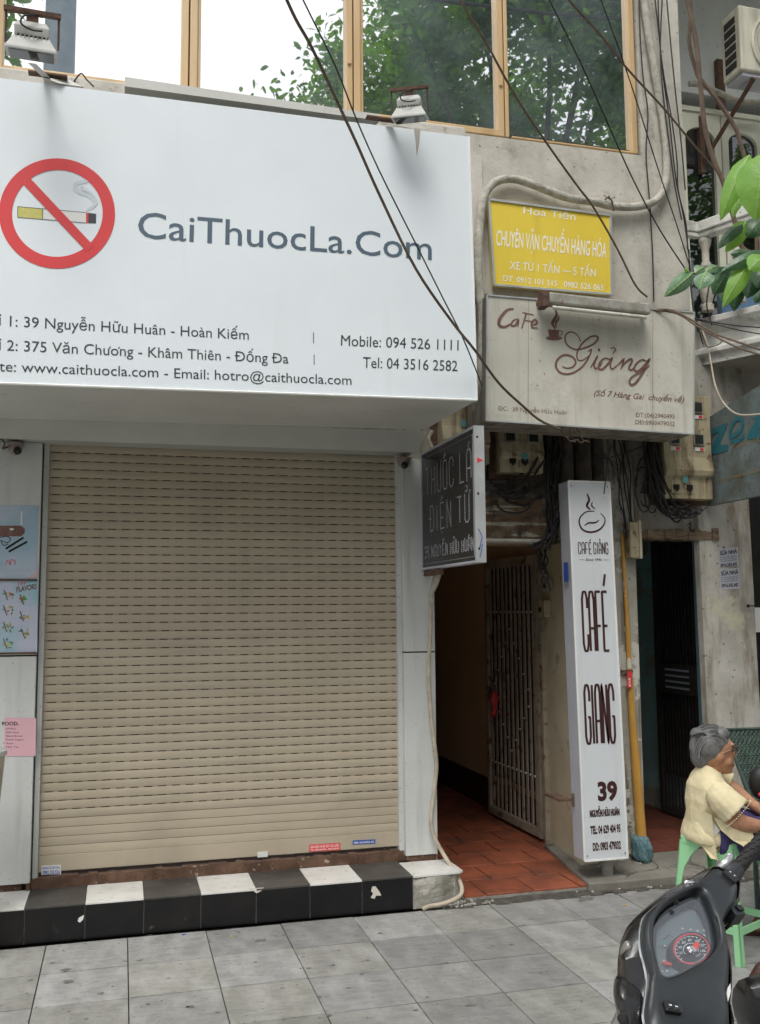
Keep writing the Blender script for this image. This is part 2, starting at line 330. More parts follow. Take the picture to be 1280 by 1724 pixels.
def ribbon(g, pts, wd, nrm, l=V((0,0,0)), closed=False):
    """mitred flat band along 3D points lying in a plane with normal nrm"""
    P = [V(p) for p in pts]; n = len(P); Lf = []; R = []
    for i, p in enumerate(P):
        if closed: a = P[(i-1) % n]; b = P[(i+1) % n]
        else: a = P[max(i-1,0)]; b = P[min(i+1,n-1)]
        d1 = (p-a); d2 = (b-p)
        d1 = d1.normalized() if d1.length > 1e-9 else d2.normalized()
        d2 = d2.normalized() if d2.length > 1e-9 else d1
        t = (d1+d2); t = t.normalized() if t.length > 1e-6 else d1
        s = nrm.cross(t); k = 1/max(.5, abs(t.dot(d1)))
        ww = wd[i]/2 if isinstance(wd, (list, tuple)) else wd/2
        Lf.append(p+s*ww*k+l); R.append(p-s*ww*k+l)
    fs = [(i, i+1, n+i+1, n+i) for i in range(n-1)]
    if closed: fs.append((n-1, 0, n, 2*n-1))
    g.add(Lf+R, fs)
def strokes(name, par, lines, wpx, pl, mat, nrm=(0,-1,0), lift=.0015, sm=5, closed=False, taper=False):
    g = G(); nr = V(nrm)
    for q, ln in enumerate(lines):
        wv = wpx[q] if isinstance(wpx, (list, tuple)) else wpx
        a = place2d(ln[0], pl); b = place2d((ln[0][0]+10, ln[0][1]), pl); c = place2d((ln[0][0], ln[0][1]+10), pl)
        mp = ((b-a).length+(c-a).length)/20
        P = [place2d(p, pl) for p in ln]
        if sm and len(P) > 2: P = smooth(P, sm)
        wd = wv*mp
        if taper: wd = [wd*(.25+.75*abs(math.sin(PI*(.12+.76*i/(len(P)-1))))) for i in range(len(P))]
        ribbon(g, P, wd, nr, nr*(lift+.0004*q), closed)
    return obj(name, g, mat, par)
def pxpoly(name, par, pts, pl, mat, nrm=(0,-1,0), lift=.001, thick=0):
    nr = V(nrm); P = [place2d(p, pl)+nr*lift for p in pts]
    g = G().prism(P, -nr*thick) if thick else G().poly(P)
    return obj(name, g, mat, par)
GL = {'C': [[(1,.72),(1,.88),(.75,1),(.25,1),(0,.88),(0,.12),(.25,0),(.75,0),(1,.12),(1,.28)]],
 'G': [[(1,.72),(1,.88),(.75,1),(.25,1),(0,.88),(0,.12),(.25,0),(.75,0),(1,.12),(1,.45),(.55,.45)]],
 'O': [[(.5,0),(.85,0),(1,.15),(1,.85),(.85,1),(.15,1),(0,.85),(0,.15),(.15,0),(.5,0)]],
 'A': [[(0,0),(0,.86),(.22,1),(.78,1),(1,.86),(1,0)],[(0,.38),(1,.38)]],
 'V': [[(0,0),(.5,1),(1,0)],[(.2,.35),(.8,.35)]],
 'F': [[(0,0),(0,1),(1,1)],[(0,.42),(.85,.42)]], 'E': [[(1,0),(0,0),(0,1),(1,1)],[(0,.42),(.85,.42)]],
 'I': [[(.5,0),(.5,1)]], 'N': [[(0,0),(0,1),(1,0),(1,1)]], 'T': [[(0,1),(1,1)],[(.5,1),(.5,0)]],
 'H': [[(0,0),(0,1)],[(1,0),(1,1)],[(0,.5),(1,.5)]], 'U': [[(0,1),(0,.12),(.25,0),(.75,0),(1,.12),(1,1)]],
 'L': [[(0,1),(0,0),(1,0)]], 'D': [[(0,0),(0,1),(.7,1),(1,.8),(1,.2),(.7,0),(0,0)],[(-.2,.5),(.35,.5)]],
 'Y': [[(0,1),(.5,.5),(1,1)],[(.5,.5),(.5,0)]], '3': [[(0,.88),(.25,1),(.75,1),(1,.88),(1,.62),(.6,.52),(1,.42),(1,.12),(.75,0),(.25,0),(0,.12)]],
 '9': [[(1,.5),(.3,.5),(0,.62),(0,.88),(.25,1),(.75,1),(1,.88),(1,.12),(.75,0),(.2,0)]]}
ACC = {'^': [(.2,1.12),(.5,1.25),(.8,1.12)], '/': [(.4,1.1),(.8,1.3)], '?': [(.35,1.12),(.6,1.15),(.65,1.25),(.45,1.32),(.3,1.26)], '.': [(.45,-.15),(.55,-.15)], '~': [(.15,1.3),(.4,1.38),(.6,1.3),(.85,1.38)], "'": [(1.0,.95),(1.25,1.1),(1.2,1.2)]}
def glyph_lines(s, wd=.16, gap=.07):
    """s like 'CAFE/' - accents follow their letter; returns polylines in units of the text height, and its width"""
    out = []; x = 0; last = 0; lw = wd
    for ch in s:
        if ch == ' ': x += wd; continue
        if ch in ACC: out.append([(last+p[0]*lw, p[1]) for p in ACC[ch]]); continue
        lw = wd*.35 if ch == 'I' else wd; last = x
        for ln in GL[ch]: out.append([(x+p[0]*lw, p[1]) for p in ln])
        x += lw+gap
    return out, x-gap
# =================================================================== SETTING
struct('ground', G().box(-120, 120, -120, 120, -.5, -.20), m_asph)
struct('road', G().box(-40, 40, -14, -6.2, -.19, -.12), m_asph)
pave = struct('pavement', G().box(-9, 12, -6.0, .6, -.16, -.022), m_dirt)
struct('kerb', G().box(-9, 12, -6.16, -6.004, -.19, .0), m_conc)
# paving slabs, one by one; mesh shared
sl = G(); sl.loft([[(sx*a,sy*b,z) for sx,sy in ((-1,-1),(1,-1),(1,1),(-1,1))] for a,b,z in ((.1975,.1960,-.03),(.1975,.1960,-.0012),(.1965,.1952,0))])
slab_me = mesh_of('paving_slab', sl, m_pave)
pw = wpos(pave)
for k in range(-7, 2):
    for i in range(-7, 15):
        o = link(bpy.data.objects.new('paving_slab', slab_me)); o.parent = pave
        o.location = V((-.3408+.4*i+.2, -.834+.4*k+.2, rnd.uniform(-.0015, .0015)))-pw
        o.rotation_euler = (rnd.uniform(-.004, .004), rnd.uniform(-.004, .004), 0)
far = struct('far_paving', G().box(-9, -3.2, -6.0, .0, -.02, -.003).box(5.7, 12, -6.0, .0, -.02, -.003).box(-3.1, 5.6, -6., -3.65, -.02, -.003), m_pave)
# dirt seam, cement apron before the second door
gs = G(); n = 40
for i in range(n):
    x0 = 1.72+i*.075; y0 = -.045+rnd.uniform(-.025,.02); y1 = .03+rnd.uniform(0,.03)
    gs.prism([(x0,y0,.003),(x0+.085,y0+rnd.uniform(-.01,.01),.003),(x0+.085,y1,.008),(x0,y1,.008)], (0,0,-.02))
tag(obj('dirt_seam', gs, m_dirt), kind='stuff', label='dark crumbly dirt along the joint between the paving and the doorsteps', cat='dirt')
ap = G()
e = [(2.72,.02),(2.95,-.0),(3.3,.01),(3.8,-.01),(4.4,.0),(5.5,.0)]
ap.prism([(x,y,.05+.002*i) for i,(x,y) in enumerate(e)]+[(5.5,.95,.06),(2.86,.95,.06)][:2], (0,0,-.06))
struct('cement_apron', ap, m_apron, bevel=.008)
rb_ = G(); q0_ = random.Random(11)
for k in range(150):
    z_ = q0_.choice((0,0,1,2))
    x, y = ((q0_.uniform(1.72,2.1), q0_.uniform(-.04,.05)), (q0_.uniform(2.6,4.2), q0_.uniform(-.03,.03)), (q0_.uniform(2.88,3.3), q0_.uniform(.30,.39)))[z_]
    s_ = q0_.uniform(.003,.011); zz = .052+s_*.3 if z_ == 2 else .006
    rb_.loft([[(x+s_*k1*(.6+.8*q0_.random())*math.cos(2*PI*j/6), y+s_*k1*(.6+.8*q0_.random())*math.sin(2*PI*j/6), zz+h_*s_) for j in range(6)] for k1, h_ in ((1,-.3),(.9,.4),(.4,.8))])
tag(obj('rubble', rb_, m_conc), kind='stuff', label='crumbs of concrete and grit at the doorsteps', cat='rubble')
cr = G()
for pts_ in ([(2.98,.02),(3.02,.09),(3.10,.13),(3.22,.14),(3.30,.20),(3.33,.30)], [(3.02,.09),(2.99,.18),(3.04,.28)], [(3.5,.01),(3.56,.10),(3.54,.22),(3.62,.34)]):
    P_ = smooth([(x+rnd.uniform(-.008,.008), y+rnd.uniform(-.008,.008), .0625) for x, y in pts_], 4); ribbon(cr, P_, [.004+.004*rnd.random() for _ in P_], V((0,0,1)))
obj('crack', cr, m_dirt, bpy.data.objects['cement_apron'])
# ================================================================ SHOP HOUSE
shop = thing('shop_house', 'grey plastered town house with wood framed upper windows over the signs', 'building', (1.0, .4, 0))
L0, R0 = -4.0, 3.56
g = G().box(L0, R0, 0, .42, 3.62, 4.645)                     # band under the windows, overhangs
g.box(3.245, R0, .0, .42, 4.645, 8.2).box(L0, -.86, .03, .42, 4.645, 8.2).box(-.86, 3.245, .0, .42, 6.9, 8.2)
g.box(3.40, R0-.004, .42, 5, 3.62, 8.2).box(L0, 3.40, .44, 5, 8.0, 8.2).box(-.86, 3.2, 3.2, 3.3, 4.4, 8.0)
obj('upper_wall', g, m_plaster, shop)
obj('pale_wall_edge', G().box(1.985, 2.115, -.012, -.002, 3.64, 4.50), m_sill, shop)
g = G().box(-.86, 3.2, .44, 3.2, 4.2, 4.4); obj('upper_floor', g, m_alley, shop)
# lower storey
g = G().box(L0, -.44, .40, 1.2, 0, 3.6).box(-.436, 1.66, .46, .7, 2.6, 3.6).box(1.66, 1.90, .40, .8, 0, 3.6)
g.box(1.90, 2.87, .52, .8, 2.16, 3.6).box(2.93, 3.325, .40, .78, 0, 3.6).box(2.87, 2.93, .40, .45, 2.13, 3.6)
g.box(-.436, 1.66, .46, 1.2, 0, .236)
obj('lower_wall', g, m_plaster2, shop)
obj('door_lintel', G().box(2.16, 2.655, .33, .52, 2.135, 2.40), M('raw_lintel', (.16,.105,.06), (.27,.24,.18), 5, .45, .6, rough=1, bump=1., bscale=20, c3=(.07,.05,.035), pscale=9, plo=.55, phi=.7, streak=(.42,.40,.33), sc_scale=(2,2,28), slo=.62, shi=.75), shop, bevel=.01)
obj('lintel_underside', G().box(1.90, 2.66, .335, .52, 2.115, 2.133), m_sill, shop)
# cream reveal right of the gate
rv = G().prism([(2.858,.392,.0),(2.985,.392,.0),(3.0,1.10,.0),(2.945,1.10,.0)], (0,0,2.13))
obj('door_reveal', rv, m_cream, shop)
# ragged plaster edge
g = G(); 
for k in range(46):
    z = .1+k*.044; x = 2.905+.018*math.sin(k*.7)+rnd.uniform(-.012,.012)
    g.prism([(x,.3945,z),(3.32,.3945,z),(3.32,.3945,z+.044),(x+rnd.uniform(-.01,.01),.3945,z+.044)], (0,-.008,0))
obj('broken_render', g, m_plaster2, shop)
# alley
al = G().box(2.99, 3.1, 1.08, 8, 0, 2.6).box(1.80, 1.90, .8, 8, 0, 2.6).box(1.80, 3.1, 8, 8.1, 0, 2.6).box(1.80, 3.1, .8, 8, 2.45, 2.6).box(1.9, 2.99, 1.30, 1.42, 2.16, 2.45)
obj('alley_wall', al, m_alley, shop)
obj('maroon_skirting', G().box(2.975, 2.988, 1.08, 8, .03, .28).box(1.902, 1.915, .8, 8, .03, .28), m_maroon, shop)
fl = struct('alley_floor', G().box(1.86, 2.99, .38, 8, -.02, .018).prism([(1.945,.05,-.0),(2.72,.05,0),(2.90,.38,0),(1.90,.38,0)], (0,0,.018)), m_grout)
tm = G().loft([[(-.144,-.144,0),(.144,-.144,0),(.144,.144,0),(-.144,.144,0)],[(-.144,-.144,.009),(.144,-.144,.009),(.144,.144,.009),(-.144,.144,.009)],[(-.140,-.140,.012),(.140,-.140,.012),(.140,.140,.012),(-.140,.140,.012)]]); tile_me = mesh_of('floor_tile', tm, m_redtile)
fp = wpos(fl)
for r in range(26):
    y = .05+.15+r*.3
    for c in range(-1, 5):
        x = 1.93+(.15 if r % 2 else 0)+c*.3
        xmax = 2.72+(y+.15-.05)*.55 if y < .4 else 2.975
        xmin = 1.95 if y < .4 else 1.905
        if x+.14 < xmin+.03 or x-.1465 > xmax-.05: continue
        if x+.1465 > xmax or x-.1465 < xmin: obj('floor_tile', G().box(max(x-.144, xmin), min(x+.144, xmax), y-.144, y+.144, .018, .03), m_redtile, fl)
        else:
            o = link(bpy.data.objects.new('floor_tile', tile_me)); o.parent = fl; o.location = V((x, y, .018+rnd.uniform(0,.003)))-fp; o.rotation_euler = (rnd.uniform(-.006,.006), rnd.uniform(-.006,.006), rnd.uniform(-.008,.008))
# ---------------------------------------------------------- upper windows
Yf = .02
def zrow(px, py): return W(px, py, y=Yf)
winx = [-.745, .315, 1.30, 2.29, 3.235]
zb, zt = 4.665, 6.85
for i in range(4):
    x0, x1 = winx[i]+.004, winx[i+1]-.004
    fr = G(); wf = .042; zz = zb if i < 3 else zb-.035
    fr.box(x0, x0+wf*(.6 if i == 3 else 1), .0+Yf, .09, zb, zt).box(x1-wf, x1, Yf, .09, zb, zt).box(x0+wf, x1-wf, Yf, .09, zb, zb+(wf if i < 3 else .012)).box(x0+wf, x1-wf, Yf, .09, zt-wf, zt)
    if i in (1,2): fr.box(x0+wf+.004, x0+wf+.022, Yf+.02, .08, zb+wf+.004, zt-wf-.004)
    f = obj('window', fr, m_wood, shop, bevel=.004)
    p = obj('pane', G().box(x0+wf-.002, x1-wf+.002, .06, .066, zb+wf-.002, zt-wf+.002), m_glass, f)
    if i == 1 or i == 2:
        obj('latch', G().box(x1-.032, x1-.012, Yf-.012, Yf, 5.0, 5.035), m_wood, f)
# sill with a tin strip
g = G().box(-.9, 2.0, -.05, .03, 4.56, 4.655); obj('sill', g, m_sill, shop, bevel=.01)
a = W(210,145,y=-.62); b = W(640,203,y=-.62)
g = G().add([a, b, b+V((0,.62,.12)), a+V((0,.62,.12)), a+V((0,0,.05)), b+V((0,0,.035)), b+V((0,.62,.18)), a+V((0,.62,.18))], [(0,1,2,3),(4,7,6,5),(0,4,5,1),(1,5,6,2),(2,6,7,3),(3,7,4,0)])
# =================================================================== BANNER
PY = -.70; P0 = dict(y=PY)
ban = thing('shop_sign_box', 'large white billboard with red no smoking symbol and slate lettering above the roller shutter', 'sign', (.6, -.3, 2.78))
tl, tr = W(-330,90,y=PY), W(790,230,y=PY); bl, br = W(-330,634,y=PY), W(803,674,y=PY)
face = G().add([bl, br, tr, tl, bl+V((0,.03,0)), br+V((0,.03,0)), tr+V((0,.03,0)), tl+V((0,.03,0))], [(0,1,2,3),(5,4,7,6),(0,4,5,1),(1,5,6,2),(2,6,7,3),(3,7,4,0)])
obj('sign_face', face, m_banner, ban)
zs = V((0,.85,-.0))
bx = G().add([bl+V((0,.032,0)), br+V((0,.032,0)), br+V((-.02,.85,0)), bl+V((0,.85,0)), bl+V((0,.032,.03)), br+V((0,.032,.03)), br+V((-.02,.85,.03)), bl+V((0,.85,.03))], [(0,3,2,1),(4,5,6,7),(0,1,5,4),(1,2,6,5),(2,3,7,6)])
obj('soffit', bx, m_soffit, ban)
obj('side_sheet', G().add([br+V((-.01,.032,.03)), br+V((-.01,.69,.03)), tr+V((-.01,.69,0)), tr+V((-.01,.032,0))], [(0,1,2,3)]), m_banner, ban)
f0 = W(-330,690,y=.152); f1 = W(718,726,y=.152); f2 = W(703,761,y=.17); f3 = W(-330,726,y=.17)
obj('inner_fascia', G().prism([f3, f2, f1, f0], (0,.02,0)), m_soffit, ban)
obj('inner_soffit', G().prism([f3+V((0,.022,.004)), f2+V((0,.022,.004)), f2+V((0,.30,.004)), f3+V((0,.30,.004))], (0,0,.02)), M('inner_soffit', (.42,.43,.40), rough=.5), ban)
obj('edge_trim', G().tube([bl+V((0,-.004,0)), br+V((0,-.004,0))], .006, 6).tube([br+V((0,-.004,0)), tr+V((0,-.004,0))], .005, 6), m_whitep, ban)
obj('top_strip', g, m_soffit, ban)
# symbol
def ell_pts(cx, cy, rx, ry, n=40, a0=0, a1=360): return [(cx+rx*math.cos(math.radians(a0+(a1-a0)*k/n)), cy+ry*math.sin(math.radians(a0+(a1-a0)*k/n))) for k in range(n+(0 if a1-a0 == 360 else 1))]
strokes('red_ring', ban, [ell_pts(96.5, 359.5, 87, 83, 64)], 20, P0, m_red, sm=0, closed=True, lift=.002)
m_pfil = M('filter_print', (.55,.52,.12), (.62,.58,.2), 60, rough=.5)
pxpoly('cigarette_filter', ban, [(30,348),(72,351),(72,369),(30,365.5)], P0, m_pfil, lift=.001)
pxpoly('cigarette_paper', ban, [(72,351),(145,358.5),(145,375),(72,369)], P0, m_whitep, lift=.001)
strokes('cigarette_outline', ban, [[(30,348),(145,358)],[(30,366),(145,375.5)],[(72,351),(72,369)],[(30,348),(30,366)]], 1.0, P0, m_ink, sm=0, lift=.0015)
pxpoly('cigarette_tip', ban, [(145,358),(149,358.5),(149,376),(145,375.5)], P0, m_red, lift=.001)
pxpoly('cigarette_ash', ban, [(149,358.5),(162,360),(162,376.5),(149,376)], P0, m_ink, lift=.001)
strokes('red_slash', ban, [[(43,303),(152,419)]], 16, P0, m_red, sm=0, lift=.0035)
m_smoke = M('smoke_print', (.62,.69,.73), rough=.5)
strokes('smoke_print', ban, [[(146,355),(160,343),(150,330),(130,322),(128,310),(145,305),(153,302),(150,300)], [(155,352),(163,340),(152,325),(138,318),(140,313)]], [7,4], P0, m_smoke, taper=True)
def bt(s, x0, y0, x1, y1, h, mat, bold=0., shear=0., par=ban, pl=P0, **k):
    sl = (y1-y0)/(x1-x0)
    return text(s, par, (x0,y0), (x1,y1), (x0+h*.03,y0-h), pl, mat, bold=bold, shear=shear, **k)
bt('CaiThuocLa.Com', 232, 400, 727, 438, 46, m_navy, bold=.004)
bt('Địa chỉ 1: 39 Nguyễn Hữu Huân - Hoàn Kiếm', -78, 544, 419, 572, 19, m_ink, bold=0)
bt('Địa chỉ 2: 375 Văn Chương - Khâm Thiên - Đống Đa', -78, 586, 486, 612, 19, m_ink, bold=0)
bt('Website: www.caithuocla.com - Email: hotro@caithuocla.com', -78, 622, 592, 648, 18.5, m_ink, bold=0)
strokes('divider', ban, [[(528,560),(528,578)]], 1.3, P0, m_ink, sm=0); strokes('divider', ban, [[(529,597),(529,614)]], 1.3, P0, m_ink, sm=0)
bt('Mobile: 094 526 1111', 574, 582, 772, 590, 19, m_ink, bold=0)
bt('Tel: 04 3516 2582', 611, 619, 770, 625, 19, m_ink, bold=0)
# ================================================================== SHUTTER
sx0, sx1, szb, szt, SY = -.432, 1.652, .262, 2.652, .37
sh = thing('roller_shutter', 'closed beige roller shutter with rows of short slots across the shop front', 'shutter', ((sx0+sx1)/2, SY, .24))
ns = 47; pit = (szt-szb-.09)/ns
wd = sx1-sx0
def slat(bridge):
    s = G(); h = pit-.0055; n = 5; e = .6 if bridge else .3
    prof = [(0,.0),(-.002*e,.003),(-.0032*e,h*.5),(-.002*e,h-.003),(.0,h)]
    s.add([(x, y, z) for x in (-wd/2, wd/2) for y, z in prof], [(i, n+i, n+i+1, i+1) for i in range(n-1)]+[(0,n,n+1,1)][:0])
    s.add([(-wd/2,.008,0),(wd/2,.008,0),(wd/2,0,0),(-wd/2,0,0)], [(0,1,2,3)]).add([(-wd/2,.008,h),(wd/2,.008,h),(wd/2,0,h),(-wd/2,0,h)], [(3,2,1,0)])
    if bridge:
        k = 27; p = wd/k
        for i in range(k): s.add([(-wd/2+i*p,.003,h+.0011),(-wd/2+i*p+p*.40,.003,h+.0011),(-wd/2+i*p+p*.40,.003,pit-.0003),(-wd/2+i*p,.003,pit-.0003)], [(0,1,2,3)])
    else: s.add([(-wd/2,.002,h),(wd/2,.002,h),(wd/2,.002,pit-.002),(-wd/2,.002,pit-.002)], [(0,1,2,3)])
    return s
me1 = mesh_of('slat', slat(True), m_slat, sm=True, ang=60); me2 = mesh_of('slat', slat(False), m_slat, sm=True, ang=60)
for i in range(ns):
    o = link(bpy.data.objects.new('slat', me1 if i >= 4 else me2)); o.parent = sh
    o.location = V(((sx0+sx1)/2+rnd.uniform(-.005,.005), SY+rnd.uniform(-.0018,.0018), szb+.09+i*pit))-wpos(sh)
obj('bottom_bar', G().box(sx0, sx1, SY-.004, SY+.02, szb, szb+.088), m_slat, sh, bevel=.003)
obj('shutter_back', G().box(sx0, sx1, SY+.012, SY+.03, szb+.09, szt), m_dark, sh)
for x in (sx0-.016, sx1-.012): obj('side_rail', G().box(x, x+.028, SY-.03, SY+.03, .24, szt), m_alu, sh, bevel=.002)
Ps = dict(y=SY-.0055)
lk = W(442,1438,y=SY); obj('latch_plate', G().box(lk.x-.03, lk.x+.03, SY-.012, SY-.005, lk.z-.014, lk.z+.014), m_paper, sh)
def sticker(label, x0, y0, x1, y1, mat, txt, tmat, pl, par=None, dy=0.):
    """small printed sticker: px corners, tilt dy; one text line per entry (text, rel. baseline, rel. height)"""
    t = thing('sticker', label, 'sticker', W((x0+x1)/2, y1, **pl))
    a, b, c, d = (x0,y0), (x1,y0+dy), (x1,y1+dy), (x0,y1)
    pxpoly('paper', t, [d, c, b, a], pl, mat, lift=.0012, thick=.001)
    for s, rb, rh in txt:
        h = y1-y0; yb = y0+h*rb
        text(s, t, (x0+2,yb), (x1-2,yb+dy), (x0+2,yb-h*rh), pl, tmat, lift=(0,-.002,0), bold=.02)
    return t
sticker('red sticker with white lettering near the shutter bottom right', 521, 1422, 573, 1434, m_red, [('SỬA CHỮA VÀ LẮP ĐẶT CỬA CUỐN', .5, .34), ('TEL: 0956.869.676 - 0916.768.199', .88, .24)], m_whitep, Ps, dy=-3)
sticker('torn blue sticker at the shutter bottom right corner', 594, 1415, 632, 1422, m_bluep, [('0981 AN KHÓA AC', .8, .5)], m_whitep, Ps, dy=-2)
sticker('white and blue phone number sticker at the shutter bottom left', 70, 1457, 103, 1473, m_paper, [('KHOAN CẮT BÊ TÔNG', .4, .25), ('0982.250.526', .95, .42)], m_bluep, Ps, dy=-1)
# rusty sill
g = G()
for i in range(42):
    x = sx0-.03+i*(wd+.06)/42; g.box(x, x+(wd+.06)/42, .335+rnd.uniform(-.004,.004), .455, .18, .244+rnd.uniform(-.008,.003))
obj('shutter_sill', g, m_rust, shop)
# ================================================================ CLADDING
def clad(x0, x1, z0, z1, y=.30, d=.15):
    return G().box(x0, x1, y, y+d, z0, z1)
cl = thing('pillar_cladding', 'grey aluminium cladding pillar to the right of the roller shutter', 'pillar', (1.76, .35, .2))
zj = W(700,1098,y=.30).z; zz0 = W(705,1440,y=.30).z
obj('cladding_panel', clad(1.668, 1.868, zj+.004, 2.62), m_alu, cl, bevel=.003)
obj('cladding_panel', clad(1.668, 1.868, zz0+.0, zj-.004), m_alu, cl, bevel=.003)
obj('joint_seal', clad(1.672, 1.864, zj-.004, zj+.004, .303, .14), m_dark, cl)
obj('foot', G().box(1.69, 1.86, .31, .44, .17, zz0).box(1.672, 1.69, .305, .32, .19, zz0), m_rust, cl)
cl2 = thing('wall_cladding', 'grey aluminium cladding to the left of the shutter carrying posters', 'pillar', (-1.2, .35, .2))
zj2 = W(30,1104,y=.30).z; zz2 = W(55,1487,y=.30).z
obj('cladding_panel', clad(-2.6, -.455, zj2+.004, 2.64), m_alu, cl2, bevel=.003)
obj('cladding_panel', clad(-2.6, -.455, zz2, zj2-.004), m_alu, cl2, bevel=.003)
obj('joint_seal', clad(-2.59, -.46, zj2-.004, zj2+.004, .303, .14), m_dark, cl2)
obj('foot', G().box(-2.6, -.50, .33, .44, .184, zz2).box(-.475, -.458, .305, .32, .19, zz2), m_rust, cl2)
# =================================================================== STEP
st = thing('tiled_step', 'low step with alternating black and white top tiles under the shutter', 'step', (.6, .16, 0))
obj('core', G().box(-2.85, 1.612, .012, .36, 0, .172), m_grout, st)
h = .184
for i in range(-8, 7):
    x0 = -.4528+.296*i
    obj('front_tile', G().box(x0+.0025, x0+.2935, 0, .011, .004, h-.011), m_tblack, st, bevel=.0015)
    obj('top_tile', G().box(x0+.0015, x0+.2945, -.002, .334, h-.0105, h), m_tblacktop if i % 2 == 0 else m_twhite, st, bevel=.0015)
x0 = -.4528+.296*7
# broken end block
q = [(1.622,.005),(1.80,-.004),(1.885,.02),(1.935,.07),(1.955,.15),(1.94,.30)]
end = []
for z, s in ((0,.012),(.05,.0),(.10,.006),(.13,-.002),(.168,.0)):
    end.append([(1.620,.3,z)]+[(1.620,.004,z)]+[(x+s*(rnd.random()-.2)*1.6-.006, y+rnd.uniform(-.006,.008)+.004, z) for x, y in q]+[(1.95,.3,z)])
obj('broken_end', G().loft(end), m_conc, st)
obj('top_tile', G().prism([(1.621,-.002,h-.0135),(1.905,.012,h-.0135),(1.93,.03,h-.0135),(1.925,.298,h-.0135),(1.621,.298,h-.0135)], (0,0,.012)), m_twhite, st, bevel=.0015)
m_chip = M('chip', (.62,.58,.5), rough=.9)
c0 = (632,1503); pts = [(c0[0]+(7+4*math.sin(k*2.1)+rnd.uniform(-2,2))*math.cos(k*.6), c0[1]+(9+4*math.cos(k*1.7))*math.sin(k*.6)) for k in range(10)]
pxpoly('chipped_spot', st, pts, dict(y=-.0005), m_chip, lift=.001)
pxpoly('chipped_spot', st, [(133,1545),(142,1540),(140,1548),(135,1553),(131,1551)], dict(y=-.0005), m_paper, lift=.001)
pxpoly('chipped_spot', st, [(418,1496),(445,1494),(440,1500),(432,1504),(427,1500)], dict(y=-.0005), m_chip, lift=.001)
# little litter on the paving
def bit(name, label, cat, px, py, pts, mat, t=.004):
    c = W(px, py, z=.002); g = G().prism([(c.x+a*.01, c.y+b*.01, .002) for a, b in pts], (0,0,t)); tag(obj(name, g, mat), label, cat)
bit('leaf_scrap', 'tiny green scrap on the paving below the step', 'litter', 390, 1577, [(-.6,-.5),(.6,-.4),(.7,.5),(-.5,.6)], m_lime)
bit('leaf_scrap', 'small fallen yellow leaf on the paving before the vertical sign', 'leaf', 1052, 1524, [(-1.2,-.4),(.2,-.9),(1.2,.1),(.2,.8),(-.8,.5)], M('fallen_leaf', (.5,.33,.08), rough=.7))
bit('leaf_scrap', 'small blue scrap at the foot of the black step', 'litter', 309, 1574, [(-.9,-.4),(.9,-.4),(.9,.4),(-.9,.4)], m_bluep)
stn = G()
def blot(px, py, r, q=14):
    c = W(px, py, z=.0018); P = []
    for k in range(q):
        a = 2*PI*k/q; rr = r*(.55+.7*rnd.random()); P.append((c.x+rr*1.3*math.cos(a), c.y+rr*math.sin(a), .0022))
    stn.poly(P)
for px, py, r in [(440,1583,.05),(236,1617,.028),(88,1621,.02),(110,1633,.045),(116,1652,.04),(430,1620,.02),(520,1630,.02),(475,1663,.018),(570,1600,.015),(560,1625,.022),(610,1582,.016),(793,1692,.035),(640,1571,.02),(250,1690,.016),(700,1700,.02),(860,1590,.02),(905,1513,.08),(985,1513,.09),(840,1513,.05),(170,1672,.02),(320,1695,.03),(555,1709,.02)]: blot(px, py, r*.5)
for k in range(60): blot(rnd.uniform(0,1040), rnd.uniform(1560,1720), rnd.uniform(.003,.008), 9)
tag(obj('stains', stn, M('stain', (.13,.125,.115), (.20,.195,.18), 30, rough=.85)), kind='stuff', label='dark gum spots and drips spread over the grey paving', cat='stains')
# ========================================================= CORNER / NEIGHBOUR
nb = thing('neighbour_house', 'weathered house at right with two doorways, balcony and cream joinery', 'building', (4.5, .4, 0))
g = G().box(3.33, 3.80, .40, .62, 2.20, 3.6).box(4.19, 8, .42, .6, 2.75, 3.6)
obj('lower_wall', g, m_pilast, nb)
obj('pilaster', G().prism([(3.805,.35,0),(4.215,.35,0),(4.185,.35,3.6),(3.775,.35,3.6)], (0,.07,0)), m_pilast, nb, bevel=.006)
g = G()
for k in range(14):
    x = 3.30+k*.045; g.box(x, x+.046, .345+rnd.uniform(-.012,.01), .52, 2.145+rnd.uniform(-.006,.008), 2.205+rnd.uniform(-.012,.018))
obj('timber_lintel', g, M('rotten_timber', (.17,.11,.065), (.28,.22,.15), 14, rough=1, bump=1., squash=(1,1,6)), nb)
g = G().box(4.235, 4.34, .66, 6, 0, 2.7).box(3.22, 3.325, .80, 6, 0, 2.7).box(3.22, 4.34, 6, 6.1, 0, 2.7).box(3.22, 4.34, .65, 6, 2.6, 2.7)
obj('room_wall', g, m_teal, nb)
obj('bare_base', G().box(4.226, 4.2345, 1.45, 3.2, .05, .22), m_conc, nb)
obj('small_shelf', G().box(3.98, 4.234, 2.0, 2.3, 2.0, 2.03), m_rustiron, nb)
fl2 = struct('room_floor', G().box(3.33, 4.235, .50, 6, -.02, .055), m_grout)
m_redtile2 = M('dark_red_tile', (.17,.05,.03), (.12,.04,.026), 6, rough=.6, var=.1)
for r in range(9):
    for c in range(3):
        obj('floor_tile', G().box(3.34+c*.3, 3.34+c*.3+.295, .52+r*.3, .52+r*.3+.295, .055, .066), m_redtile2, fl2)
# dark shop beyond the pilaster
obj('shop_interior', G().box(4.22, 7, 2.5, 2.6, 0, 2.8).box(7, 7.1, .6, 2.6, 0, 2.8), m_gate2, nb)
obj('interior_board', G().box(4.26, 4.9, .75, .78, 1.50, 1.68), m_paper, nb)
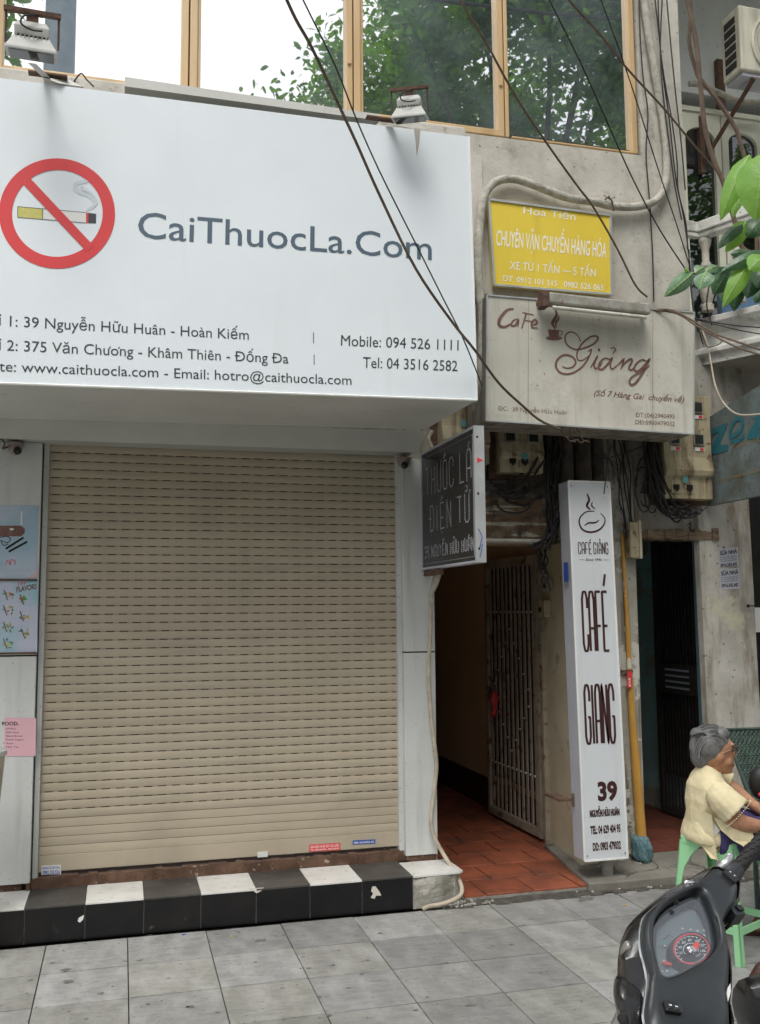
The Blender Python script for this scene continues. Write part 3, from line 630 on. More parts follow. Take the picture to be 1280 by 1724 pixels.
# ------------------------------------------------------------- the two gates
def gate(name, label, hx, hy, fx, fy, z0, z1, nb_, mat, rv):
    t = thing(name, label, 'gate', (hx, hy, z0)); a = V((hx,hy,0)); d = (V((fx,fy,0))-a); L_ = d.length; u = d.normalized(); n_ = V((u.y,-u.x,0))*.012
    def bar(s0, s1, za, zb_, th=1.): return G().obox(a+u*((s0+s1)/2)+V((0,0,(za+zb_)/2)), u*((s1-s0)/2), n_*th, V((0,0,(zb_-za)/2)))
    fr = bar(0,.05,z0,z1,1.4); fr2 = bar(L_-.045,L_,z0,z1,1.4)
    for q in (fr, fr2): obj('stile', q, mat, t)
    for za, zb_ in ((z0,z0+.06),(z1-.07,z1)): obj('rail', bar(.05,L_-.045,za,zb_,1.3), mat, t)
    obj('back_sheet', G().obox(a+u*(L_/2)+n_*1.0+V((0,0,(z0+.30+z1)/2)), u*(L_/2-.05), n_*.15, V((0,0,(z1-z0-.30)/2))), m_dark, t)
    w_ = (L_-.095)/nb_
    for i in range(nb_):
        s0 = .05+w_*i+w_*.28; obj('bar', bar(s0, s0+w_*.40, z0+.06, z1-.07, .35), mat, t)
    if rv:
        q = G()
        for i in range(nb_):
            s = .05+w_*(i+.48)
            zz = [z0+.42, z1-.42]
            m = abs(i-(nb_-1)/2)/((nb_-1)/2)
            if 0 < i < nb_-1: zz += [z1-.55-.55*m, z0+.55+.45*m]
            for z in zz: q.ell(a+u*s+V((0,0,z))-n_*1.1, .009, .009, .009, seg=8, n=5)
        obj('rivet', q, m_rivet, t)['kind'] = 'stuff'
    return t
g1 = gate('folding_gate', 'brown iron bar gate with rows of rivets folded open in the alley', 2.925, 1.10, 2.90, 2.06, .055, 2.08, 11, m_gate, True)
obj('gate_post', G().box(2.90, 2.935, 1.00, 1.05, .03, 2.12), m_gate, g1)
obj('lock_plate', G().box(2.885, 2.897, 1.92, 2.04, .95, 1.06), m_steel, g1)
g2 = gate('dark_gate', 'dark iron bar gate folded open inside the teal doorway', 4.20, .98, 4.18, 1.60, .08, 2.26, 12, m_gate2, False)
obj('louvre_panel', G().box(4.150, 4.165, 1.02, 1.58, 1.02, 1.25), m_gate2, g2)
for k in range(4): obj('louvre', G().box(4.140, 4.150, 1.10, 1.42, 1.06+k*.045, 1.075+k*.045), m_vside, g2)
obj('blue_stile', G().box(4.13, 4.16, .93, .965, .3, 2.2), M('blue_strip', (.25,.40,.46), rough=.6), g2)
# red ribbon on gate handle
rb = thing('red_ribbon', 'bright red cloth tied round the edge bar of the riveted gate', 'ribbon', (2.885, 1.95, 1.12))
pl_ = dict(x=2.878)
g = G().tube([W(x,y,x=2.872) for x,y in ((833,1165),(831,1178),(834,1190),(832,1200),(829,1207))], [.018,.030,.016,.026,.008], 8)
obj('knot', g, m_red, rb, sm=True); obj('tail', G().tube([W(x,y,x=2.868) for x,y in ((835,1165),(837,1175),(835,1185),(836,1192))], [.006,.014,.012,.005], 6), m_red, rb, sm=True)
# =============================================================== LED SIGN
lx = 1.79; Lp = dict(x=lx)
led = thing('led_sign', 'black dot matrix sign in an aluminium case projecting from the wall beside the alley', 'sign', (lx+.03, -.1, 1.94))
yn, yf_, z0, z1 = W(798,722,x=lx).y, .288, W(803,943,x=lx).z, W(795,722,x=lx).z
obj('panel', G().box(lx+.004, lx+.05, yn, yf_, z0, z1), m_led, led)
g = G().box(lx-.004, lx+.056, yn-.012, yn, z0-.012, z1+.012)
obj('near_edge', G().box(lx-.006, lx+.052, yn-.014, yn-.0, z0-.012, z1+.012), m_aluedge, led)
obj('frame', G().box(lx-.004, lx+.056, yn, yf_, z1+.0, z1+.012).box(lx-.004, lx+.056, yn, yf_, z0-.012, z0).box(lx-.004, lx+.056, yf_, yf_+.01, z0-.012, z1+.012), m_vside, led)
for z in (z1-.05, (z0+z1)/2, z0+.06): obj('screw', G().ell((lx+.012, yn-.016, z), .006, .004, .006, seg=8, n=5), m_dark, led)
obj('red_mark', G().prism([(lx+.01,yn-.0145,z1-.16),(lx+.045,yn-.0145,z1-.175),(lx+.01,yn-.0145,z1-.19)], (0,-.001,0)), m_red, led)
strokes('blue_scrawl', led, [[(805,890),(812,905),(806,925),(813,915),(808,938)]], 1.2, dict(y=yn-.0145), m_bluep, sm=2)
dots = G()
def dot(p, r=.0042): dots.prism([(lx+.0035, p[0]-r, p[1]-r), (lx+.0035, p[0]-r, p[1]+r), (lx+.0035, p[0]+r, p[1]+r), (lx+.0035, p[0]+r, p[1]-r)], (-.002,0,0))
def led_text(s, ya, yb, z, h, wd_, gap, off=.016, step=.017):
    ls, tw = glyph_lines(s, wd_, gap); k = (ya-yb)/(tw*h)
    for ln in ls:
        P = [V((ya-x*h*k, z+y*h, 0)) for x, y in ln]
        for sgn in ((-1, 1) if off > .001 else (0,)):
            for i in range(len(P)-1):
                d = P[i+1]-P[i]; 
                if d.length < 1e-6: continue
                nn = V((-d.y, d.x, 0)).normalized()*off*sgn; m = max(1, int(d.length/step))
                for j in range(m): q = P[i]+d*(j/m)+nn; dot((q.x, q.y))
# y decreases towards the viewer: text runs from the wall (far, left in view) to the street
led_text("THU'O^/C LA/", yf_-.08, yn+.06, z1-.265, .165, .55, .35, off=0, step=.0115)
led_text("DIE^.N TU'?", yf_-.16, yn+.10, z0+.215, .15, .55, .42, off=0, step=.0115)
led_text("39 NGUYE^~N HU'~U HUA^N", yf_-.04, yn+.04, z0+.06, .065, .5, .35, off=0, step=.010)
for k in range(70):
    z = z0+.03+(z1-z0-.06)*k/69; dot((yn+.03, z), .004)
for k in range(50): dot((yn+.03+(yf_-yn-.05)*k/49, z0+.022), .002); dot((yn+.03+(yf_-yn-.05)*k/49, z1-.03), .002)
obj('led_dot', dots, m_dot, led)['kind'] = 'stuff'
obj('bracket', G().box(lx+.01, lx+.04, .0, .45, z0-.05, z0-.02), m_rustiron, led)
# =========================================================== YELLOW SIGN
Yy = -.06; Py = dict(y=Yy)
ys = thing('yellow_sign', 'yellow haulage sign with white lettering in a thin aluminium frame', 'sign', W(930,490,y=Yy+.02))
c4 = [W(823,336,y=Yy), W(1027,363,y=Yy), W(1029.5,496,y=Yy), W(832,480,y=Yy)]
obj('sign_face', G().prism(c4, (0,.035,0)), m_yellow, ys)
g = G()
for i in range(4): 
    a, b = c4[i], c4[(i+1) % 4]; g.tube([a+V((0,-.003,0)), b+V((0,-.003,0))], .0095, 4)
obj('frame', g, m_aluedge, ys)
def yt(s, x0, y0, x1, y1, h, mat=m_cream_print, bold=.015, **k): return text(s, ys, (x0,y0),(x1,y1),(x0+h*.05,y0-h), Py, mat, bold=bold, **k)
yt('Hoa Tiến', 881, 360, 969, 371, 13, bold=.004)
yt('CHUYÊN VẬN CHUYỂN HÀNG HÓA', 835, 413, 1021, 434, 27, bold=.013)
yt('XE TỪ 1 TẤN — 5 TẤN', 858, 453, 1003, 466, 14, bold=.006)
yt('ĐT: 0912 101 515', 846, 473, 938, 482, 10, bold=.012); yt('0982 526 065', 949, 483, 1016, 489, 10, bold=.012)
# ====================================================== CAFE BOX SIGN
Yc = -.20; Pc = dict(y=Yc)
cs = thing('cafe_box_sign', 'old cream light box with brown script and a coffee cup above the alley', 'sign', W(990,720,y=Yc+.15))
c4 = [W(820,497,y=Yc), W(1168,526,y=Yc), W(1167.5,731,y=Yc), W(818.5,708,y=Yc)]
obj('sign_face', G().prism(c4, (0,.01,0)), m_cafe, cs)
obj('case', G().prism([p+V((0,.012,0)) for p in c4], (0,.30,0)), m_cafeside, cs)
g = G()
for i in range(4): a, b = c4[i], c4[(i+1) % 4]; g.tube([a+V((0,-.002,0)), b+V((0,-.002,0))], .007, 4)
obj('frame', g, m_aluedge, cs)
for l_ in ([(890,504),(889,711)],[(1099,523),(1099,724)]): strokes('panel_seam', cs, [l_], .8, Pc, m_cafeside, sm=0)
def cp(lst, o=(800,300), k=3.3684): return [[(o[0]+x/k, o[1]+y/k) for x, y in l] for l in lst]
strokes('script_lettering', cs, cp([
 [(600,928),(575,885),(535,873),(510,900),(522,945),(570,972),(625,962),(675,938),(697,908),(682,895),(645,905),(602,945),(577,995),(585,1032),(615,1030),(655,1000)],
 [(640,985),(660,972),(645,1015),(605,1072),(545,1108),(490,1106),(460,1075),(464,1035),(500,1005),(545,1010),(570,1040),(555,1070),(520,1078),(495,1068)],
 [(655,1075),(692,1012),(675,1055),(682,1080),(705,1068),(722,1045)], [(697,965),(703,975),(697,980)],
 [(765,1028),(735,1022),(705,1048),(700,1080),(722,1083),(752,1055),(775,1022),(765,1060),(777,1083),(805,1062)],
 [(768,968),(785,960),(797,975),(785,988),(778,1000)], [(808,1062),(842,1028),(825,1085)], [(825,1080),(852,1045),(882,1026),(888,1042),(870,1075),(884,1088),(908,1068)],
 [(972,1040),(945,1030),(910,1056),(902,1088),(925,1094),(960,1062),(985,1030),(952,1098),(912,1158),(885,1172),(873,1153),(892,1125),(940,1098),(988,1062)]]),
 [3.2,3.6,3.4,3.5,3.4,1.8,3.0,3.4,3.6], Pc, m_brown, taper=True)
strokes('brush_lettering', cs, cp([[(218,742),(180,750),(142,795),(136,832),(165,845),(200,828)],[(240,798),(215,810),(205,835),(228,835),(246,803),(242,842)],[(268,762),(332,776)],[(290,768),(264,852)],[(278,806),(318,812)],[(322,835),(350,822),(340,803),(322,818),(322,846),(355,850)]]),
 [5.5,3.5,3.5,4.5,3,3.5], Pc, m_brown, taper=True)
pxpoly('cup_print', cs, cp([[(413,858),(478,860),(475,890),(458,908),(432,908),(418,892)]])[0][::-1], Pc, m_brown, lift=.0015)
pxpoly('saucer_print', cs, [(800+(448+47*math.cos(a))/3.3684, 300+(907+14*math.sin(a))/3.3684) for a in [2*PI*k/16 for k in range(16)]], Pc, m_brown, lift=.001)
strokes('cup_handle_print', cs, cp([[(477,868),(492,868),(492,885),(474,893)],[(455,855),(438,825),(450,800),(462,775),(455,745)],[(462,850),(456,825),(472,800),(475,782)]]), [1.8,5,3], Pc, m_brown, taper=True)
def ct(s, x0, y0, x1, y1, h, **k): return text(s, cs, (x0,y0),(x1,y1),(x0+k.get('shear',0)*0,y0-h), Pc, m_brown, **k)
text('(Số 7 Hàng Gai  chuyển về)', cs, (1000,666),(1152,678),(1000,656), Pc, m_brown, bold=.01, shear=.35)
text('ĐC:  39 Nguyễn Hữu Huân', cs, (839,691),(954,698),(839,683), Pc, m_brown, bold=-.004)
text('ĐT:(04)2940495', cs, (1070,702),(1136,705),(1070,694), Pc, m_brown, bold=0); text('DĐ:0903479032', cs, (1070,714),(1136,717),(1070,706.5), Pc, m_brown, bold=0)
# tube lamp over the cafe sign
tl_ = thing('tube_lamp', 'grey metal strip lamp housing mounted over the old cream light box', 'lamp', W(1000,525,y=-.32))
a = W(925,503,y=-.34); b = W(1097,522,y=-.34)
obj('hood', G().prism([a+V((0,0,.045)), b+V((0,0,.045)), b+V((0,.10,.05)), a+V((0,.10,.05))], (0,-.0,-.07)), m_pole, tl_, bevel=.012)
obj('tube', G().tube([W(930,512,y=-.33)+V((0,0,-.02)), W(1088,529,y=-.33)+V((0,0,-.02))], .012, 10), m_cafe, tl_, sm=True)
obj('end_cap', G().box(a.x-.045, a.x-.002, -.35, -.27, a.z-.05, a.z+.05), m_rustiron, tl_, bevel=.006)
obj('bracket', G().box(b.x+.0, b.x+.02, -.30, .0, b.z-.0, b.z+.02).box(a.x-.02, a.x, -.27, 0, a.z-.0, a.z+.02), m_rustiron, tl_)
# ledge soffit shadow board: underside slab at the corner
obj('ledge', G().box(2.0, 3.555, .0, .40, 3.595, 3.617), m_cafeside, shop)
# ======================================================== VERTICAL SIGN
# the box leans a touch: own local quad, faces lie on y = Yv
Yv = .06; Pv = dict(y=Yv)
vs = thing('vertical_sign', 'tall narrow white light box lettered for a cafe standing on a steel pole', 'sign', W(1015,1490,y=Yv+.03))
q = [W(957,810,y=Yv), W(1026,812,y=Yv), W(1057,1444,y=Yv), W(984.5,1450,y=Yv)]
obj('sign_face', G().prism(q, (0,.008,0)), m_vsign, vs)
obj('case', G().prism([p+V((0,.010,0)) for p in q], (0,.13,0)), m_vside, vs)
g = G()
for i in range(4): a, b = q[i], q[(i+1) % 4]; g.tube([a+V((0,-.0,0)), b+V((0,-.0,0))], .007, 4)
obj('frame', g, m_whitep, vs)
for p in q: obj('screw', G().ell(p+V((.018 if p.x < 2.85 else -.018, -.004, -.03 if p.z > 1 else .03)), .004, .003, .004, seg=8, n=4), m_dark, vs)
mv = M('vertical_print', (.055,.018,.018), (.04,.012,.012), 5, rough=.45)
def quad(x, y):  # x 0..1 across, y 0..1 down the face
    t = q[0].lerp(q[1], x); b = q[3].lerp(q[2], x); return t.lerp(b, y)
def vstroke(s, x0, x1, yt_, yb, wpx, wd_=.16, gap=.07, name='lettering'):
    ls, tw = glyph_lines(s, wd_, gap); big = wpx > .01; g = G()
    for i, ln in enumerate(ls):
        if big: g = G()
        P = [quad(x0+(x1-x0)*px/tw, yb+(yt_-yb)*py) for px, py in ln]
        # round the corners
        if len(P) > 2:
            Q = [P[0]]
            for j in range(1, len(P)-1): 
                a_, b__, c_ = P[j-1], P[j], P[j+1]; d = min((b__-a_).length, (c_-b__).length, .016)*.5
                Q += [b__+(a_-b__).normalized()*d, b__*.6+(b__+(a_-b__).normalized()*d)*.2+(b__+(c_-b__).normalized()*d)*.2, b__+(c_-b__).normalized()*d]
            P = Q+[P[-1]]
        ribbon(g, P, wpx, V((0,-1,0)), V((0,-.0015-.0003*i,0)))
        if big: obj('letter_stroke', g, mv, vs)
    return None if big else obj(name, g, mv, vs)
H_ = 1.0
vstroke('CAFE/', .20, .80, .299, .457, .0150, .19, .075)
vstroke('GIANG', .16, .84, .547, .70, .0150, .16, .07)
vstroke('CAFE/', .17, .48, .166, .197, .0055, .30, .16); vstroke('GIA?NG', .54, .88, .166, .197, .0055, .26, .15)
def vt(s, x0, x1, yb, h, bold=.01, shear=0., dz=0.):
    vs_, fs_ = text_mesh(s, bold, shear); O = quad(x0,yb); U = quad(x1,yb)-O; T = quad(x0,yb-h)-O
    a0 = min(v[0] for v in vs_); a1 = max(v[0] for v in vs_)
    obj('lettering', G().add([O+U*((v[0]-a0)/(a1-a0))+T*(v[1]/.727)+V((0,-.0015+dz,0)) for v in vs_], fs_), mv, vs)
vt('Since 1946', .33, .72, .216, .0075, 0, .3); vt('39', .37, .83, .847, .047, .045)
vt('NGUYỄN HỮU HUÂN', .16, .85, .889, .018, .02); vt('NGUYỄN HỮU HUÂN', .17, .86, .889, .018, .02, dz=-.0004); vt('TEL: 04 629 404 95', .16, .86, .932, .020, .045); vt('DĐ: 0903 479032', .20, .85, .975, .020, .045)
lg = G()
def qs(pts, wpx, i):
    P = smooth([quad(x, y) for x, y in pts], 6); n_ = len(P)
    ribbon(lg, P, [wpx*(.2+.8*math.sin(PI*(.08+.84*k/(n_-1)))) for k in range(n_)], V((0,-1,0)), V((0,-.0015-.0003*i,0)))
qs([(.60,.0805),(.40,.083),(.25,.098),(.22,.115),(.30,.132),(.48,.138),(.68,.132),(.82,.116),(.84,.099),(.74,.086)], .012, 0)
qs([(.34,.121),(.44,.113),(.60,.112),(.70,.105)], .010, 1)
qs([(.50,.077),(.42,.066),(.48,.05),(.44,.033)], .016, 2); qs([(.62,.075),(.54,.066),(.56,.055)], .009, 3)
qs([(.17,.213),(.30,.213)], .002, 4); qs([(.74,.213),(.90,.213)], .002, 5)
obj('cup_logo', lg, mv, vs)
# side sticker and pole
a = W(951,962,y=Yv); sx_ = q[3].lerp(q[0], .76).x-.002
obj('side_sticker', G().box(sx_-.012, sx_-.0105, Yv+.03, Yv+.09, 1.85, 1.97), m_bluep, vs)
pb = W(1012,1480,z=.06, ) 
obj('pole', G().tube([(2.925,.17,.04),(2.92,.16,.24)], .036, 14), m_pole, vs, sm=True)
obj('wall_stay', G().box(2.62, 2.70, .18, .40, .50, .515).tube([(2.70,.16,.47),(2.70,.16,.55)], .008, 6), m_rustiron, vs)
# ---------------------------------------------------------- yellow pipe
yp = thing('yellow_pipe', 'peeling yellow standpipe with pale patches beside the vertical sign', 'pipe', (3.27,.36,.05))
pts = [(1085,1465,.34),(1078,1380,.35),(1071,1290,.355),(1064,1200,.36),(1060,1130,.365),(1056,1040,.37),(1051,960,.37),(1048,900,.375)]
P = [W(x,y,y=d) for x,y,d in pts]
obj('pipe', G().tube(P, [.033,.032,.029,.022,.018,.014,.012,.012], 14), m_pipe, yp, sm=True)
obj('clamp', G().tube([P[4]+V((0,0,-.01)), P[4]+V((0,0,.01))], .022, 12).box(P[4].x-.06, P[4].x-.02, .36, .375, P[4].z-.008, P[4].z+.008), m_rustiron, yp)
sticker('red and white notice wrapped on the yellow pipe', 1056, 1130, 1064, 1158, m_red, [('TEL', .9, .5)], m_whitep, dict(y=.335))
bag = thing('blue_netting', 'crumpled blue green netting tied round the base of the yellow pipe', 'netting', W(1078,1455,y=.33))
c = W(1078,1430,y=.34); rings = []
for k, (zz, rr) in enumerate(((.085,.034),(.075,.052),(.05,.058),(.01,.062),(-.03,.060),(-.06,.05),(-.075,.036))):
    rings.append([(c.x+(rr+rnd.uniform(-.01,.012))*math.cos(2*PI*j/22)+.004*k, c.y+(rr+rnd.uniform(-.008,.01))*math.sin(2*PI*j/22), c.z+zz+rnd.uniform(-.006,.006)) for j in range(22)])
obj('net_bundle', G().loft(rings), m_mesh, bag)
obj('loose_string', G().tube([W(x,y,y=.28) for x,y in ((1088,1448),(1096,1456),(1104,1460),(1116,1463))], .003, 5).tube([W(x,y,y=.28) for x,y in ((1084,1446),(1092,1462),(1100,1459))], .004, 5), m_mesh, bag)
# ============================================================ METER CABINETS
def cabinet(label, x0, x1, y1, z1, zm, z0, d, windows, breakers, group='electricity meter cabinets'):
    t = thing('meter_cabinet', label, 'meter box', ((x0+x1)/2, y1, z0), group)
    yb = y1; yf = y1-d
    prof = [(yb,z0),(yf+.01,z0),(yf+.01,zm),(yf-.012,zm+.015),(yf-.02,zm+.05),(yf+.004,zm+.14),(yf+.004,z1),(yb,z1)]
    obj('housing', G().prism([(x0,y,z) for y,z in prof], (x1-x0,0,0)), m_meter, t, bevel=.005)
    obj('backboard', G().box(x0-.035, x1+.012, yb-.05, yb+.0, z0-.03, z1+.01), m_rustiron, t)
    for wx, wz in windows:
        yy = yf+.003
        f = obj('meter_window', G().box(wx-.040, wx+.040, yy-.012, yy, wz-.042, wz+.042), m_cafeside, t, bevel=.004)
        obj('glass', G().box(wx-.030, wx+.030, yy-.0145, yy-.012, wz-.030, wz+.030), m_glassdark, f)
        l = obj('meter_label', G().box(wx-.03, wx+.042, yy-.004, yy-.001, wz-.078, wz-.052), m_paper, t)
        obj('red_mark', G().box(wx+.008, wx+.036, yy-.006, yy-.0045, wz-.074, wz-.056), m_red, l)
    for wx, wz in breakers:
        yy = yf+.009
        b = obj('breaker_cover', G().box(wx-.035, wx+.035, yy-.006, yy, wz-.045, wz+.045), m_meter, t, bevel=.002)
        obj('switch', G().box(wx-.022, wx+.022, yy-.012, yy-.006, wz-.018, wz+.014).box(wx-.008, wx+.008, yy-.02, yy-.012, wz-.03, wz-.0), m_dark, b)
    return t
cabinet('dirty cream meter cabinet between the dot matrix sign and the hanging cables', 2.30, 2.60, .40, 2.95, 2.63, 2.55, .16, [(2.37,2.78),(2.53,2.78)], [(2.385,2.625),(2.47,2.625)])
cabinet('yellowed meter cabinet with two small windows at right below the balcony', 3.44, 3.80, .34, 3.10, 2.54, 2.40, .16, [(3.52,2.80),(3.70,2.80),(3.52,3.02),(3.70,3.02)], [(3.52,2.48),(3.62,2.48)])
cabinet('shadowed meter box half hidden behind the billboard corner', 1.92, 2.24, .40, 3.02, 2.70, 2.60, .14, [], [(2.0,2.72),(2.10,2.72)])
m_scrap = M('turquoise_scrap', (.12,.33,.34), rough=.7)
for lab, px, py, yy in (('torn turquoise paper scrap on the left meter cabinet', 884, 768, .21), ('turquoise paint smear on the right meter cabinet', 1153, 808, .168), ('torn turquoise scrap on the half hidden meter box', 781, 712, .25)):
    c = W(px, py, y=yy); P = [(c.x+rnd.uniform(.014,.028)*math.cos(2*PI*k/9), yy, c.z+rnd.uniform(.018,.036)*math.sin(2*PI*k/9)) for k in range(9)]
    tag(obj('paper_scrap', G().prism(P, (0,.002,0)), m_scrap), lab, 'scrap')
# small switch boxes on the cream reveal
def wallbox(label, px, py, w_, h_, mat, hole=True):
    c = W(px, py, y=.80); x = 2.86+(c.y-.4)*.12
    p = W(px, py, x=2.895); t = thing('switch_box', label, 'switch', p)
    obj('body', G().box(p.x-.035, p.x+.02, p.y-w_, p.y+w_, p.z-h_, p.z+h_), mat, t, bevel=.006)
    if hole: obj('knob', G().box(p.x-.045, p.x-.034, p.y-.015, p.y+.015, p.z-.02, p.z+.01), m_dark, t)
    return t
wallbox('grey junction box on the cream wall right of the folding gate', 925, 985, .055, .042, m_pole)
wallbox('yellowed light switch under the junction box beside the gate', 918, 1025, .065, .060, m_meter)
# ================================================================= CAMERAS
def dome(label, px, py, Y):
    c = W(px, py, y=Y); t = thing('dome_camera', label, 'camera', c, 'dome security cameras')
    obj('base', G().lathe(c+V((0,0,.026)), [(.001,.012),(.046,.012),(.046,-.0),(.040,-.004)], 20), m_cam, t, sm=True)
    obj('shell', G().ell(c+V((0,-.002,.008)), .038, .038, .040, seg=18, n=10), m_cam, t, sm=True)
    obj('lens', G().ell(c+V((-.004 if px > 300 else .014,-.030,-.010)), .017, .012, .017, seg=14, n=8), m_lens, t, sm=True)
    obj('lens_ring', G().lathe(c+V((-.004 if px > 300 else .014,-.030,-.010)), [(.016,0),(.022,.0),(.022,.006),(.017,.008)], 16, (-.1 if px > 300 else .35,-1,-.3)), m_dark, t, sm=True)
    return t
dome('small purplish dome camera under the canopy at the right end of the shutter', 680, 781, .28)
cc = dome('small purplish dome camera at the left edge beside a brown cable', 26, 757, .26)
tag(obj('camera_cable', G().tube(smooth([W(-15,735,y=.2), W(3,740,y=.22), W(8,748,y=.22), W(5,755,y=.23), W(14,752,y=.24)]), .006, 6), m_cableb, sm=True), 'brown cable running to the dome camera at the left edge', 'cable')
# ============================================================== FLOODLIGHTS
def flood(label, px, py, Y, s, yaw, px_arm):
    c = W(px, py, y=Y); t = thing('floodlight', label, 'floodlight', c, 'floodlights over the billboard')
    R_ = Matrix.Rotation(yaw, 3, 'Z')@Matrix.Rotation(math.radians(12), 3, 'X')
    def T(g): g.v = [tuple(c+R_@(V((a[0],a[1],a[2]*.70))*s)) for a in g.v]; return g
    # reflector skirt flares downward; glass faces the board
    r = G().loft([[(-.085,-.04,.03),(.085,-.04,.03),(.085,.06,.03),(-.085,.06,.03)], [(-.125,-.085,-.075),(.125,-.085,-.075),(.125,.085,-.06),(-.125,.085,-.06)], [(-.128,-.088,-.095),(.128,-.088,-.095),(.128,.088,-.08),(-.128,.088,-.08)]])
    obj('reflector_housing', T(r), m_lamp, t, bevel=.003)
    obj('cooling_fin', T(G().box(-.082, .082, -.046, -.041, .0, .028)), m_dark, t)
    for k in range(8): obj('fin', T(G().box(-.078+k*.021, -.072+k*.021, -.052, -.045, -.004, .03)), m_lamp, t)
    obj('ballast_box', T(G().loft([[(-.085,-.035,.034),(.085,-.035,.034),(.085,.06,.034),(-.085,.06,.034)], [(-.088,-.035,.10),(.088,-.035,.10),(.088,.055,.10),(-.088,.055,.10)], [(-.07,-.01,.145),(.07,-.01,.145),(.07,.055,.145),(-.07,.055,.145)]])), m_lamp, t, bevel=.004)
    obj('glass', T(G().box(-.11, .11, -.07, .07, -.098, -.090)), m_glassdark, t)
    obj('yoke', T(G().tube([(-.13,.01,-.02),(-.13,.01,.21)], .006, 6).tube([(.13,.01,-.02),(.13,.01,.21)], .006, 6).box(-.14,.14,-.01,.03,.205,.235).box(-.03,.03,0,.02,.145,.205)), m_rustiron, t)
    obj('cable', T(G().tube(smooth([(.02,-.03,.19),(-.04,-.06,.15),(-.05,-.07,.09),(.0,-.075,.055),(.05,-.05,.07)]), .006, 6)), m_cablew if s > .9 else m_cable, t, sm=True)
    a0 = c+V((0,.03,-.08)); a1 = W(*px_arm, y=PY+.05)
    d = (a1-a0); sd = V((.018,0,0))
    obj('arm', G().obox((a0+a1)/2, d/2, sd, V((0,.006,0))+V((0,0,.002))), m_lamp, t)
    obj('mount_plate', G().box(a1.x-.09, a1.x+.09, PY-.01, PY+.03, a1.z-.004, a1.z+.004), m_rustiron, t)
    return t
flood('grey floodlight with rusty yoke over the left end of the billboard', 54, 72, -1.05, .86, .05, (82,134))
flood('grey floodlight with rusty yoke over the right corner of the billboard', 690, 186, -.86, .72, -.45, (641,207))
g = G().tube(smooth([W(122,142,y=-.6), W(136,124,y=-.6), W(146,134,y=-.6), W(158,146,y=-.62)]), .004, 5)
tag(obj('loose_wire', g, m_cable, sm=True), 'thin loose wire loop standing on the top edge of the billboard', 'wire')
st2 = W(702,218,y=PY-.004)
obj('rust_drip', G().prism([W(697,216,y=PY), W(708,217,y=PY), W(706,240,y=PY), W(702,264,y=PY), W(700,240,y=PY)], (0,-.0012,0)), M('drip', (.42,.40,.36), rough=.8), ban)
g = G().prism([W(72,130,y=-.72)+V((0,0,.0)), W(118,135,y=-.66), W(140,146,y=-.66), W(100,140,y=-.72)], (0,.3,.08))
obj('bent_flashing', g, m_soffit, ban)
# ================================================================== POSTERS
Pp = dict(y=.2985)
def poster(label, corners, mat, name='poster'):
    t = thing(name, label, 'poster', W(*corners[0], **Pp)); pxpoly('sheet', t, corners, Pp, mat, lift=.001, thick=.0008); return t
p1 = poster('blue poster showing a dark electronic kit, stuck at top of the left cladding', [(-70,973),(61,975),(65,851),(-68,849)], m_post1)
pxpoly('kit_case_print', p1, [(-40,903),(36,903),(42,897),(42,890),(36,885),(-40,885)][::1], Pp, m_brown, lift=.002)
pxpoly('kit_logo_print', p1, ell_pts(20,891,4,2,10)[::-1], Pp, m_paper, lift=.003)
strokes('pen_print', p1, [[(10,924),(40,905)],[(15,929),(46,912)],[(-20,915),(-5,910)]], 3.5, Pp, m_dark, sm=0, lift=.002)
strokes('cord_print', p1, [[(0,905),(12,903),(18,908),(12,914),(2,910),(6,918),(14,916)]], 1.3, Pp, m_dark, lift=.002)
strokes('logo_print', p1, [[(11,950),(12,944),(16,946),(16,951)],[(18,951),(19,943),(25,944),(25,951)]], 1.2, Pp, m_red, lift=.002)
text('nước hoa điện tử', p1, (-2,961),(52,961),(-2,958), Pp, m_vside)
pxpoly('pink_corner_print', p1, [(44,973),(61,971),(64,952),(58,966)], Pp, m_pink, lift=.002)
pxpoly('glare_fold', p1, [(35,861),(38,861),(38,885),(35,885)][::-1], Pp, m_paper, lift=.0018)
p2 = poster('lilac flavours poster of little fruit bunches under the blue one', [(-70,1098),(63,1100),(64,978),(-70,976)], m_post2)
text('FLAVORS', p2, (28,997),(62,991),(28,988), Pp, m_brown, bold=.035)
text('10+', p2, (31,986),(44,984),(31,981), Pp, m_red, bold=.02)
frm = [(15,1001,0),(42,1009,2),(14,1027,1),(42,1037,0),(14,1055,1),(44,1066,1),(14,1083,0)]
for fx, fy, c in frm:
    for k in range(9):
        a = rnd.uniform(0,6.28); r_ = rnd.uniform(1,10); w_ = rnd.uniform(2,4.5)
        bx, by = fx+r_*math.cos(a), fy+r_*math.sin(a)*.8
        th = rnd.uniform(0,3.1)
        P = [(bx+w_*math.cos(th+s)*e, by+w_*.7*math.sin(th+s)*e) for s, e in ((0,1.3),(1.2,.6),(3.14,1.2),(4.4,.6))]
        pxpoly('fruit_print', p2, P, Pp, [m_green, m_lime, m_leafL, m_scrap, m_yellow, m_tealp, m_leafL, m_red, m_lime][(k+c*2) % 9], lift=.0015+.0003*k)
    strokes('pen_print', p2, [[(fx-8,fy-8),(fx-2,fy+9)]], 1.6, Pp, m_brown, sm=0, lift=.004)
p3_ = poster('pink paper notice with a typed list low on the left cladding', [(7,1273),(60,1273),(61,1209),(8,1208)], m_pink, 'notice')
text('FOOD.', p3_, (4,1221),(32,1221),(4,1215), Pp, m_ink, bold=.03)
